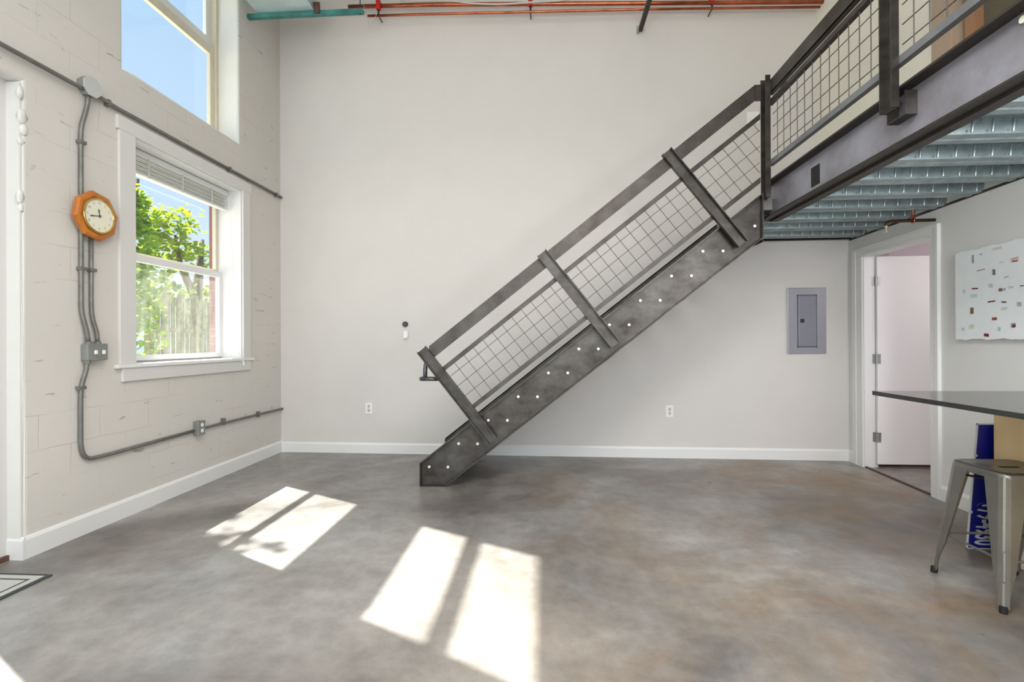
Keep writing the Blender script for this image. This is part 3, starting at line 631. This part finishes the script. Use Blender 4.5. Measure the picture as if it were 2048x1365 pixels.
hand('hour_hand', math.radians(-10), .045, .005, b0+.0375); hand('minute_hand', math.radians(-100), .078, .0042, b0+.0395)
bm = B(); cyl(bm, (b0+.0345, cy, cz), (b0+.042, cy, cz), .005, 12); mk('hand_pin', bm, m_dark, ck)

# ------------------------------------------------------------------ back wall fittings
def onb(x, z, d): return (x, YB(x)-d, z)
def wallbox(x0, x1, z0, z1, d0, d1, bev=.002):
    xm = (x0+x1)/2; return box(B(), x0, x1, YB(xm)-d1, YB(xm)-d0, z0, z1, bev=bev)
def outlet(x, z, lab):
    o = thing('wall_outlet', onb(x, z-.06, 0), lab, 'outlet', 'wall outlets on the back wall')
    mk('cover_plate', wallbox(x-.037, x+.037, z-.060, z+.060, 0, .006), m_plastic, o)
    for dz in (-.021, .021):
        f = mk('receptacle', wallbox(x-.014, x+.014, z+dz-.017, z+dz+.017, .006, .0085, .003), m_slot, o)
        bm = B(); yy = YB(x)-.0095
        for dx in (-.006, .006): box(bm, x+dx-.001, x+dx+.001, yy, yy+.002, z+dz-.003, z+dz+.007)
        cyl(bm, (x, yy, z+dz-.009), (x, yy+.002, z+dz-.009), .0025, 8); mk('slot', bm, m_dark, f)
outlet(-1.907, .486, 'white duplex outlet low on the back wall left of the stair foot')
outlet(1.273, .479, 'white duplex outlet on the back wall underneath the staircase')
th_ = thing('round_thermostat', onb(-1.498, 1.365, 0), 'small round black thermostat knob on the back wall above the white sensor', 'thermostat')
bm = B(); cyl(bm, onb(-1.498, 1.394, 0), onb(-1.498, 1.394, .022), .029, 28); mk('base', bm, m_dark, th_)
bm = B(); cyl(bm, onb(-1.498, 1.394, .022), onb(-1.498, 1.394, .03), .024, 28, .021); mk('face', bm, mat('thermostat_face', (70, 78, 80), .2, noise=(30, .2)), th_)
bm = wallbox(-1.520, -1.468, 1.238, 1.320, 0, .03, .012); mk('wall_sensor', bm, m_plastic, label='small white rounded sensor on the back wall below the black thermostat', cat='sensor')
sw = thing('light_switch', onb(2.10, 3.38, 0), 'white light switch plate upstairs on the wall behind the stair top', 'light switch')
mk('cover_plate', wallbox(2.05, 2.17, 3.40, 3.518, 0, .007), m_plastic, sw)
for x in (2.085, 2.135): mk('rocker', wallbox(x-.014, x+.014, 3.43, 3.49, .007, .011, .002), m_plastic, sw)
# breaker panel
bp_ = thing('breaker_panel', onb(2.616, 1.066, 0), 'grey metal electrical breaker panel flush on the back wall right of the stairs', 'breaker panel')
mk('cover', wallbox(2.429, 2.803, 1.066, 1.728, 0, .014, .004), m_panel, bp_)
bm = B(); yy = YB(2.62)-.0145
for a in ((2.520, 2.714, 1.648, 1.66), (2.520, 2.714, 1.128, 1.140), (2.520, 2.530, 1.128, 1.66), (2.704, 2.714, 1.128, 1.66)): box(bm, a[0], a[1], yy-.0, yy+.002, a[2], a[3])
mk('door_recess', bm, mat('recess_grey', (104, 106, 116), .5, noise=(6, .1)), bp_)
dr = mk('door', wallbox(2.531, 2.703, 1.141, 1.647, .0145, .024, .004), mat('panel_door_grey', (140, 142, 152), .4, .35, noise=(4, .1)), bp_)
mk('latch', wallbox(2.545, 2.585, 1.378, 1.415, .024, .030, .003), m_dark, dr)
for (x, z) in ((2.448, 1.705), (2.448, 1.398), (2.448, 1.088), (2.712, 1.57), (2.714, 1.222)):
    bm = B(); cyl(bm, onb(x, z, .012), onb(x, z, .026 if x > 2.6 else .018), .007, 10); mk('screw', bm, m_hinge, bp_)

# ------------------------------------------------------------------ right wall art, sprinkler
ar = thing('canvas_artwork', (XR(3.2), 3.2, 1.2), 'white unframed canvas scattered with small red and dark scraps on the right wall', 'artwork')
bm = B(); ys = [3.753-(3.753-2.55)*k/40 for k in range(41)]
def wob(y, s): return .004*math.sin(y*31+s)+.003*math.sin(y*73+s*2)
F = [(XR(y)-.036, y, 1.812+wob(y, 1)) for y in ys]; G = [(XR(y)-.036, y, 1.203+wob(y, 4)) for y in ys]
for a, b, c, d in zip(F, F[1:], G[1:], G):
    q = [bm.verts.new(p) for p in (a, b, c, d)]; q2 = [bm.verts.new((p[0]+.034, p[1], p[2])) for p in (a, b, c, d)]
    bm.faces.new(q); bm.faces.new(q2[::-1])
    bm.faces.new((q[0], q2[0], q2[1], q[1])); bm.faces.new((q[3], q[2], q2[2], q2[3]))
    if a is F[0]: bm.faces.new((q[0], q[3], q2[3], q2[0]))
    if b is F[-1]: bm.faces.new((q[1], q2[1], q2[2], q[2]))
mk('canvas', bm, m_canvas, ar)
# scraps measured on the photograph: (px x, px y, w, h, colour) turned into wall positions beforehand
import itertools
def ray_r(px, py):
    v = r2*((px-1024)/1000)+d2*((py-682.5)/1000)+fw; tt = (3.02-.26-.037)/(v.x-.05*v.y); p = v*tt; return p.y, p.z+H
SCR = [(1946, 518, 3, 17, (150, 160, 160)), (1962, 509, 5, 4, (180, 190, 190)), (1962, 541, 16, 4, (120, 60, 60)), (1988, 544, 5, 12, (110, 124, 126)), (1995, 497, 16, 8, (214, 210, 196)),
       (2030, 520, 14, 12, (214, 190, 186)), (2030, 522, 10, 4, (140, 50, 60)), (2003, 525, 8, 3, (196, 204, 204)), (2013, 555, 8, 3, (150, 160, 160)), (1950, 577, 11, 4, (110, 30, 46)),
       (1948, 592, 12, 8, (204, 220, 220)), (1928, 584, 5, 6, (200, 210, 210)), (1982, 571, 7, 8, (196, 206, 196)), (2001, 580, 6, 7, (140, 100, 84)), (2008, 580, 6, 5, (150, 180, 200)), (2022, 574, 9, 5, (190, 210, 214)),
       (2044, 572, 8, 3, (80, 84, 96)), (1983, 604, 14, 4, (120, 50, 60)), (2008, 604, 9, 4, (100, 90, 104)), (1944, 622, 6, 13, (130, 100, 74)), (2009, 618, 11, 6, (206, 212, 208)), (2039, 608, 8, 9, (170, 186, 186)),
       (1989, 638, 9, 6, (150, 80, 70)), (1944, 654, 8, 9, (214, 220, 184)), (1999, 658, 5, 8, (176, 200, 196)), (2027, 651, 9, 9, (150, 160, 190)), (2028, 653, 6, 6, (110, 30, 60)), (1973, 670, 9, 6, (120, 30, 46)), (1927, 659, 5, 6, (200, 208, 210))]
scm = {}
for i, (px, py, w_, h_, c) in enumerate(SCR):
    y0, z0 = ray_r(px-w_/2, py+h_/2); y1, z1 = ray_r(px+w_/2, py-h_/2); ym = (y0+y1)/2
    bm = B(); dz = .004*((i % 3)-1); x = XR(ym)-.037
    a = [(x-.001, y0, z0), (x-.001, y1, z0+dz), (x-.001, y1, z1+dz), (x-.001, y0, z1)]
    A = [bm.verts.new(p) for p in a]; C = [bm.verts.new((p[0]+.002, p[1], p[2])) for p in a]
    bm.faces.new(A); bm.faces.new(C[::-1])
    for k in range(4): bm.faces.new((A[k], A[(k+1) % 4], C[(k+1) % 4], C[k]))
    mk('paper_scrap', bm, scm.setdefault(c, mat('scrap_%d' % i, c, .7, noise=(60, .2))), ar)
pi = thing('sprinkler_pipe', (2.78, 4.0, 2.04), 'short bronze sprinkler pipe from the right wall above the open doorway', 'sprinkler pipe')
bm = B(); tube(bm, arc([(XR(4.0), 4.0, 2.112), (2.64, 4.0, 2.108), (2.608, 4.0, 2.10), (2.605, 4.0, 2.065)], 4, .03), .0125, 12); mk('pipe', bm, m_bronze, pi, smooth=True)
bm = B(); cyl(bm, (2.605, 4.0, 2.058), (2.605, 4.0, 2.072), .014); mk('fitting', bm, m_brass, pi)
bm = B(); cyl(bm, (2.605, 4.0, 2.03), (2.605, 4.0, 2.058), .007); cyl(bm, (2.605, 4.0, 2.026), (2.605, 4.0, 2.030), .013); mk('sprinkler_head', bm, m_hinge, pi)
bm = B(); cyl(bm, (2.80, 4.0, 2.11), (2.80, 4.0, 2.19), .004, 8); pts = [(2.80+.0, 4.0+.017*math.cos(a), 2.11+.017*math.sin(a)) for a in [2*math.pi*k/20 for k in range(21)]]; tube(bm, pts, .003, 6, caps=False); box(bm, 2.788, 2.812, 3.985, 4.015, 2.125, 2.15); mk('hanger', bm, m_copper, pi)

# ------------------------------------------------------------------ counter, cabinet, sign, stool
bm = B(); prism(bm, [(1.832, .2), (XR(.2)-.003, .2), (XR(2.935)-.003, 2.935), (1.832, 2.935)], .892, .915, 'z'); mk('countertop', bm, m_black, label='black countertop jutting in from the right above the stool', cat='countertop')
cb_ = thing('kitchen_cabinet', (2.68, 1.6, 0), 'pale maple base cabinet under the black countertop behind the stool', 'cabinet')
bm = B(); prism(bm, [(2.47, .25), (XR(.25)-.02, .25), (XR(2.93)-.02, 2.93), (2.47, 2.93)], .095, .892, 'z'); mk('side_panel', bm, m_maple, cb_)
bm = B(); prism(bm, [(2.478, .25), (XR(.25)-.025, .25), (XR(2.92)-.025, 2.925), (2.478, 2.925)], 0, .095, 'z'); mk('toe_board', bm, m_maple2, cb_)
# yard sign leaning on the cabinet end: bottom y 3.03, top y 2.95, z 0..0.73 ; x 2.405..2.84
sg = thing('yard_sign', (2.62, 3.02, 0), 'blue sign with white phone numbers standing on its side behind the cabinet end', 'sign')
an = math.atan2(.075, .73); T = Matrix.Translation((2.405, 3.030, .004)) @ Matrix.Rotation(an, 4, 'X')
bm = B(); box(bm, .004, .44, 0, .006, .004, .726, T); mk('board', bm, m_signblue, sg)
bm = B(); box(bm, 0, .005, -.002, .008, 0, .73, T); box(bm, 0, .444, -.002, .008, 0, .005, T); box(bm, 0, .444, -.002, .008, .725, .73, T); mk('edge_frame', bm, m_signwhite, sg)
for z in (.22, .55): bm = B(); cyl(bm, T @ Vector((-.0, -.002, z)), T @ Vector((.0, -.008, z)), .009, 10); mk('grommet', bm, m_signwhite, sg)
def font_mesh(o):
    bpy.context.view_layer.update(); me = bpy.data.meshes.new_from_object(o); q = bpy.data.objects.new(o.name, me); nm = o.name.split('.')[0]
    S.collection.objects.link(q); q.parent = o.parent; q.matrix_basis = o.matrix_basis.copy(); bpy.data.objects.remove(o); q.name = nm; return q
def sign_text(body, size, x, z, nm):
    fc = bpy.data.curves.new(nm, 'FONT'); fc.body = body; fc.size = size; fc.extrude = .0008; fc.offset = .003*size/.13; fc.align_x = 'RIGHT'; fc.align_y = 'BOTTOM_BASELINE'
    o = bpy.data.objects.new(nm, fc); S.collection.objects.link(o); o.data.materials.append(m_signwhite); o.parent = sg
    # reading direction downwards, tops to the right
    R_ = Matrix.Rotation(math.pi/2, 4, 'X') @ Matrix.Rotation(-math.pi/2, 4, 'Z')
    mw = T @ Matrix.Translation((x, -.0015, z)) @ R_ @ Matrix.Diagonal((.40, 1, 1, 1))
    o.matrix_parent_inverse = Matrix.Identity(4); o.matrix_basis = Matrix.Translation(-WLOC[sg.name]) @ mw; font_mesh(o)
sign_text('679-4930', .165, .042, .022, 'phone_number')
# stool
so = thing('metal_stool', (2.19, 2.53, 0), 'gunmetal pressed metal stool standing in front of the cabinet', 'stool')
SX, SY, SH = 2.195, 2.525, .60
def rrect(hx, hy, r, n=5):
    o = []
    for cx_, cy_, a0 in ((hx-r, hy-r, 0), (-hx+r, hy-r, 90), (-hx+r, -hy+r, 180), (hx-r, -hy+r, 270)):
        for k in range(n+1): a = math.radians(a0+90*k/n); o.append((cx_+r*math.cos(a), cy_+r*math.sin(a)))
    return o
bm = B(); lv = [(.150, .035, SH-.040), (.153, .038, SH-.012), (.150, .038, SH-.004), (.140, .034, SH), (.126, .03, SH-.003), (.03, .02, SH-.006)]
rings = []
for hx, r, z in lv: rings.append([bm.verts.new((SX+p[0], SY+p[1], z)) for p in rrect(hx, hx, r)])
for a, b in zip(rings, rings[1:]):
    n_ = len(a)
    for k in range(n_): bm.faces.new((a[k], a[(k+1) % n_], b[(k+1) % n_], b[k]))
bm.faces.new(rings[-1]); mk('seat', bm, m_stool, so, smooth=True)
bm = B(); box(bm, SX-.045, SX+.045, SY-.008, SY+.008, SH-.0055, SH-.0045, bev=.0003); mk('seat_slot', bm, m_rubber, so)
for sx in (-1, 1):
    for sy in (-1, 1):
        top = Vector((SX+sx*.150, SY+sy*.150, SH-.02)); ft = Vector((SX+sx*.205, SY+sy*.205, .02))
        bm = B(); secs = []
        for k in range(9):
            t_ = k/8; p = top.lerp(ft, t_); wd = .105*(1-t_)+.034*t_; wd = wd if t_ < .86 else wd*.8; dp = .018*(1-t_)+.024*t_
            # L-folded leg: corner outwards with rounded edge
            secs.append([bm.verts.new(p+Vector((sx*a, sy*b, 0))) for a, b in ((-wd, 0), (-.03, 0), (-.010, -.004), (-.004, -.010), (0, -.03), (0, -wd), (-.004, -wd), (-.008, -.028), (-.028, -.008), (-wd, -.004))])
        for a, b in zip(secs, secs[1:]):
            for q in range(10): bm.faces.new((a[q], a[(q+1) % 10], b[(q+1) % 10], b[q]))
        bm.faces.new(secs[0]); bm.faces.new(secs[-1][::-1]); lg = mk('leg', bm, m_stool, so, smooth=False)
        # pressed rib on the leg corner
        bm = B(); a = top.lerp(ft, .56)+Vector((-sx*.0095, -sy*.0095, 0)); b = top.lerp(ft, .82)+Vector((-sx*.0095, -sy*.0095, 0)); tube(bm, [a, a.lerp(b, .08), a.lerp(b, .92), b], [.002, .007, .007, .002], 8); mk('rib', bm, m_stool, lg)
        bm = B(); c = Vector((SX+sx*.196, SY+sy*.196, 0)); tube(bm, [c+Vector((0, 0, 0)), c+Vector((0, 0, .008)), c+Vector((-sx*.001, -sy*.001, .03))], [.0145, .0155, .0145], 12); mk('rubber_foot', bm, m_rubber, lg)
bm = B()
for z, o_ in ((.215, .170),):
    for (a, b) in (((-1, -1), (1, -1)), ((1, -1), (1, 1)), ((1, 1), (-1, 1)), ((-1, 1), (-1, -1))):
        tube(bm, [(SX+a[0]*o_, SY+a[1]*o_, z), (SX+b[0]*o_, SY+b[1]*o_, z)], .006, 8)
mk('foot_rail', bm, m_stool, so)
bm = B()
for (a, b) in (((-1, 1), (1, -1)), ((-1, -1), (1, 1))):
    tube(bm, [(SX+a[0]*.14, SY+a[1]*.14, .53), (SX, SY, .517), (SX+b[0]*.14, SY+b[1]*.14, .53)], .0055, 8)
mk('cross_brace', bm, m_rubber, so)
# door mat
dm = thing('door_mat', (-2.9, 2.0, 0), 'cream door mat with dark double border lines inside the left entry', 'mat')
MX0, MX1, MY0, MY1 = -2.84, -2.545, 1.45, 2.425
MX0 = -2.87
T = Matrix.Identity(4)
bm = B(); box(bm, MX0-.0, MX1, MY0, MY1, 0, .008, bev=.002); mk('base', bm, m_mat1, dm)
bm = B(); q = .022; 
for a in ((MX0+q, MX1-q, MY1-q-.035, MY1-q), (MX0+q, MX1-q, MY0+q, MY0+q+.035), (MX0+q, MX0+q+.035, MY0+q+.035, MY1-q-.035), (MX1-q-.035, MX1-q, MY0+q+.035, MY1-q-.035)): box(bm, a[0], a[1], a[2], a[3], .008, .0095)
mk('border', bm, m_mat2, dm)
bm = B(); q = .072; box(bm, MX0+q, MX1-q, MY0+q, MY1-q, .008, .0095); mk('center', bm, m_mat2, dm)

# ------------------------------------------------------------------ overhead services
du = thing('air_duct', (-2.51, 3.7, 4.434), 'pale sheet metal duct running overhead by the left wall', 'duct')
bm = B(); box(bm, -2.80, -2.225, 2.2, 4.76, 4.436, 4.74); mk('body', bm, m_duct, du)
for y in (3.0, 4.1): bm = B(); box(bm, -2.806, -2.219, y, y+.02, 4.430, 4.746); mk('seam', bm, m_duct, du)
tp = thing('duct_hanger', (-2.3, 4.74, 4.39), 'green strut trapeze under the far end of the duct', 'hanger')
bm = B(); y0 = 4.72; zc = 4.392
prism(bm, [(y0, zc), (y0+.041, zc), (y0+.041, zc+.041), (y0+.036, zc+.041), (y0+.036, zc+.006), (y0+.005, zc+.006), (y0+.005, zc+.041), (y0, zc+.041)], XW+.004, -1.742, 'x'); mk('strut', bm, m_strut, tp)
bm = B(); cyl(bm, (-1.775, y0+.02, 4.38), (-1.775, y0+.02, ZC), .005, 8); mk('rod', bm, m_dark, tp)
bm = B(); box(bm, -2.222, -2.165, 4.70, 4.7195, 4.40, 4.50); mk('clip', bm, m_thresh, tp)
pv = thing('valve_box', (-2.10, 4.62, 4.49), 'white plastic valve fitting hanging beside the duct end', 'valve')
bm = B(); box(bm, -2.215, -2.03, 4.58, 4.70, 4.505, 4.62, bev=.015); mk('body', bm, m_plastic, pv)
bm = B(); cyl(bm, (-2.12, 4.63, 4.485), (-2.12, 4.63, 4.506), .02); mk('port', bm, m_brass, pv)
def cpipe(name, pts, r, lab):
    bm = B(); tube(bm, pts, r, 12); return mk(name, bm, m_copper, smooth=True, label=lab, cat='copper pipe', group=None)
cpipe('copper_pipe', [(-1.86, YB(-1.86)-.12, 4.664), (-1.2, YB(-1.2)-.12, 4.642), (1.0, YB(1)-.12, 4.552), (2.70, YB(2.7)-.12, 4.465)], .0125, 'thin lower copper pipe along the top of the back wall')
cpipe('copper_pipe', [(-2.07, YB(-2.07)-.12, 4.775), (-1.2, YB(-1.2)-.12, 4.742), (1.0, YB(1)-.12, 4.612), (3.0, YB(3)-.12, 4.50)], .021, 'thick copper pipe above the thin one on the back wall')
cpipe('copper_pipe', arc([(-2.15, 4.0, 4.85), (-2.13, YB(-2.1)-.20, 4.835), (-1.2, YB(-1.2)-.20, 4.80), (.4, YB(.4)-.20, 4.76)], 4, .05), .016, 'topmost copper pipe coming round from the duct side')
for (x, zt, zb) in ((-1.742, 4.80, 4.665), (-.133, 4.70, 4.60), (1.677, 4.60, 4.515)):
    o = thing('pipe_clamp', (x, YB(x)-.11, zb-.02), {0: 'red clamp and hanger on the copper pipes nearest the duct', 1: 'red clamp and hanger at the middle of the copper pipes', 2: 'red clamp and hanger on the copper pipes nearest the mezzanine'}[0 if x < -1 else (1 if x < 1 else 2)], 'pipe clamp', 'red pipe clamps on the back wall')
    zc = (zt+zb)/2+.035 if x < 1 else (zt+zb)/2+.03
    bm = B(); box(bm, x-.022, x+.022, YB(x)-.148, YB(x)-.098, zb+.055, zt+.02, bev=.006); mk('clamp', bm, m_red, o)
    bm = B(); cyl(bm, (x, YB(x)-.12, zb-.012), (x, YB(x)-.12, zb+.06), .010, 8); cyl(bm, (x, YB(x), zb), (x, YB(x)-.12, zb), .006, 8); mk('stem', bm, m_dark, o)
bm = B(); pts = [(x, YB(x)-.155, z) for x, z in ((-1.5, 4.775), (-1.2, 4.765), (-.95, 4.745), (-.75, 4.70), (-.45, 4.672), (-.15, 4.672), (.2, 4.67), (.35, 4.69), (.5, 4.68), (.75, 4.66))]
pts = arc(pts, 3, .1); tube(bm, pts, .009, 8); mk('loose_cable', bm, m_cable, smooth=True, label='pale grey cable sagging across the copper pipes', cat='cable')
bm = B(); tube(bm, [(-1.90, YB(-1.9)-.152, 4.80), (-1.87, YB(-1.87)-.152, 4.66), (-1.83, YB(-1.83)-.152, 4.515), (-1.80, YB(-1.8)-.152, 4.55), (-1.745, YB(-1.74)-.152, 4.67)], .0022, 6); mk('hanging_wire', bm, m_cable, label='thin loose wire hanging in a V below the copper pipes', cat='wire')
bc = thing('strut_brace', (1.0, 4.9, 4.38), 'dark steel strut meeting the back wall below the copper pipes', 'strut')
bm = B(); y_a = YB(1.0)-.01; T = Matrix.Identity(4); box(bm, .975, 1.015, 2.8, y_a, 4.392, 4.398); box(bm, .975, .981, 2.8, y_a, 4.398, 4.43); box(bm, 1.009, 1.015, 2.8, y_a, 4.398, 4.43); mk('channel', bm, m_beamdark, bc)
bm = B(); box(bm, .957, .975, y_a-.03, y_a+.008, 4.375, 4.44); mk('end_clip', bm, m_hinge, bc)

# ------------------------------------------------------------------ outside
bm = B(); box(bm, -40, -3.27, -15, 45, -.35, -.2); mk('ground_outside', bm, m_ground, kind='structure')
bm = B(); box(bm, -3.26, -3.172, 4.665, 6.2, 0, 2.95); box(bm, -3.26, -3.172, 4.80, 6.2, 2.95, 5.6); box(bm, -3.26, -3.172, -2.7, 1.08, 0, 5.6); mk('wall_facade', bm, m_brick, kind='structure')
def leaves(bm, cx_, cy_, cz_, rx, ry, rz, n, size):
    for _ in range(n):
        while True:
            p = Vector((random.uniform(-1, 1), random.uniform(-1, 1), random.uniform(-1, 1)))
            if p.length < 1: break
        c = Vector((cx_+p.x*rx, cy_+p.y*ry, cz_+p.z*rz)); s = size*random.uniform(.6, 1.3)
        R_ = Matrix.Rotation(random.uniform(0, 6.28), 3, 'Z') @ Matrix.Rotation(random.uniform(-1.3, 1.3), 3, 'X') @ Matrix.Rotation(random.uniform(0, 6.28), 3, 'Z')
        pts = [(-.5, 0, 0), (-.2, .35, .06), (.25, .3, .05), (.6, 0, 0), (.25, -.3, .05), (-.2, -.35, .06)]
        v = [bm.verts.new(c+R_ @ (Vector(q)*s)) for q in pts]; bm.faces.new((v[0], v[1], v[2], v[3])); bm.faces.new((v[0], v[3], v[4], v[5]))
def tree(name, base, trunk, clumps, mt, lab, size=.12):
    o = thing(name, base, lab, 'tree', 'trees outside the window')
    bm = B()
    for pts, r in trunk: tube(bm, pts, r, 8)
    mk('trunk', bm, m_bark, o, smooth=True)
    bm = B()
    for c in clumps: leaves(bm, *c, size)
    mk('foliage', bm, mt, o)
# a: bright tree at the left of the view; directions x/y about -.9..-1.0
def at(px, py, X):      # point of the view ray through a pixel on the plane x = X
    v = r2*((px-1024)/1000)+d2*((py-682.5)/1000)+fw; tt = X/v.x; p = v*tt; return (p.x, p.y, p.z+H)
cl = []
for (px, py, rad, n) in ((250, 400, .35, 200), (268, 430, .35, 240), (262, 490, .4, 260), (275, 530, .3, 170), (285, 450, .2, 70), (258, 600, .5, 260), (275, 620, .4, 200), (262, 680, .5, 200), (240, 560, .6, 300)):
    c = at(px, py, -7.0); cl.append((*c, rad, rad, rad, n))
b_ = at(235, 700, -7.0); tree('garden_tree', (b_[0], b_[1], -.2), [([(b_[0], b_[1], -.2), (b_[0], b_[1]+.1, 2), (b_[0]+.1, b_[1]+.3, 4)], [.12, .1, .03])], cl, m_leafA, 'bright green leafy tree at the left side of the lower window view')
cl = []
for (px, py, rad, n) in ((310, 425, .5, 60), (335, 440, .45, 50), (360, 428, .4, 22), (385, 425, .35, 14), (345, 475, .5, 90), (320, 490, .5, 90), (370, 495, .45, 70), (400, 500, .35, 50), (395, 460, .3, 14), (300, 460, .45, 70), (380, 455, .3, 16), (410, 525, .4, 40), (360, 520, .5, 90), (315, 530, .5, 90), (300, 580, .6, 200), (345, 590, .5, 120), (400, 590, .5, 120), (390, 620, .3, 60), (395, 640, .3, 60)):
    c = at(px, py, -10.0); cl.append((*c, rad, rad, rad*.7, n))
t0 = at(398, 690, -10.0); t1_ = at(392, 600, -10.0); t2_ = at(350, 470, -10.0); t3_ = at(405, 480, -10)
tree('garden_tree', (t0[0], t0[1], -.2), [([(t0[0], t0[1], -.2), t1_, t3_], [.2, .16, .05]), ([t1_, at(360, 530, -10), t2_], [.12, .08, .03])], cl, m_leafB, 'olive leafed spreading tree filling the middle of the lower window view', .17)
# branchy tree above the view, it dapples the sun at the foot of the windows
cl = [(-6, 4.64, 5.35, .35, .55, .5, 200), (-6.1, 4.45, 5.0, .3, .45, .4, 90), (-5.9, 5.15, 5.1, .25, .3, .35, 55), (-6, 3.9, 5.2, .4, .4, .8, 34), (-6, 3.5, 4.7, .4, .5, .6, 60), (-6, 5.0, 6.0, .3, .3, .4, 26)]
tree('garden_tree', (-6.3, 3.2, -.2), [([(-6.3, 3.2, -.2), (-6.3, 3.3, 3), (-6.1, 3.8, 4.6), (-6, 4.6, 5.2)], [.14, .12, .06, .02])], cl, m_leafA, 'green tree close outside that dapples the sun on the floor', .14)
# weathered lattice fence
fo = thing('garden_fence', (-8.4, 10.5, -.2), 'weathered pale wooden fence seen through the dusty lower pane', 'fence')
ya = at(290, 650, -8.4)[1]; yb2 = at(432, 650, -8.4)[1]; zt_ = at(340, 595, -8.4)[2]; zt_ = max(1.6, min(zt_, 2.3))
bm = B(); y = ya
while y < yb2+.6:
    box(bm, -8.42, -8.40, y, y+.11, -.1, zt_+random.uniform(-.04, .04)); y += .15
mk('boards', bm, m_fence, fo)
for px in (292, 326, 357, 386, 420):
    y = at(px, 650, -8.4)[1]; bm = B(); box(bm, -8.39, -8.29, y-.05, y+.05, -.2, zt_+.1); mk('post', bm, m_fence, fo)
for z in (.25, 1.45):
    bm = B(); box(bm, -8.40, -8.36, ya, yb2+.6, z, z+.09); mk('crossrail', bm, m_fence, fo)
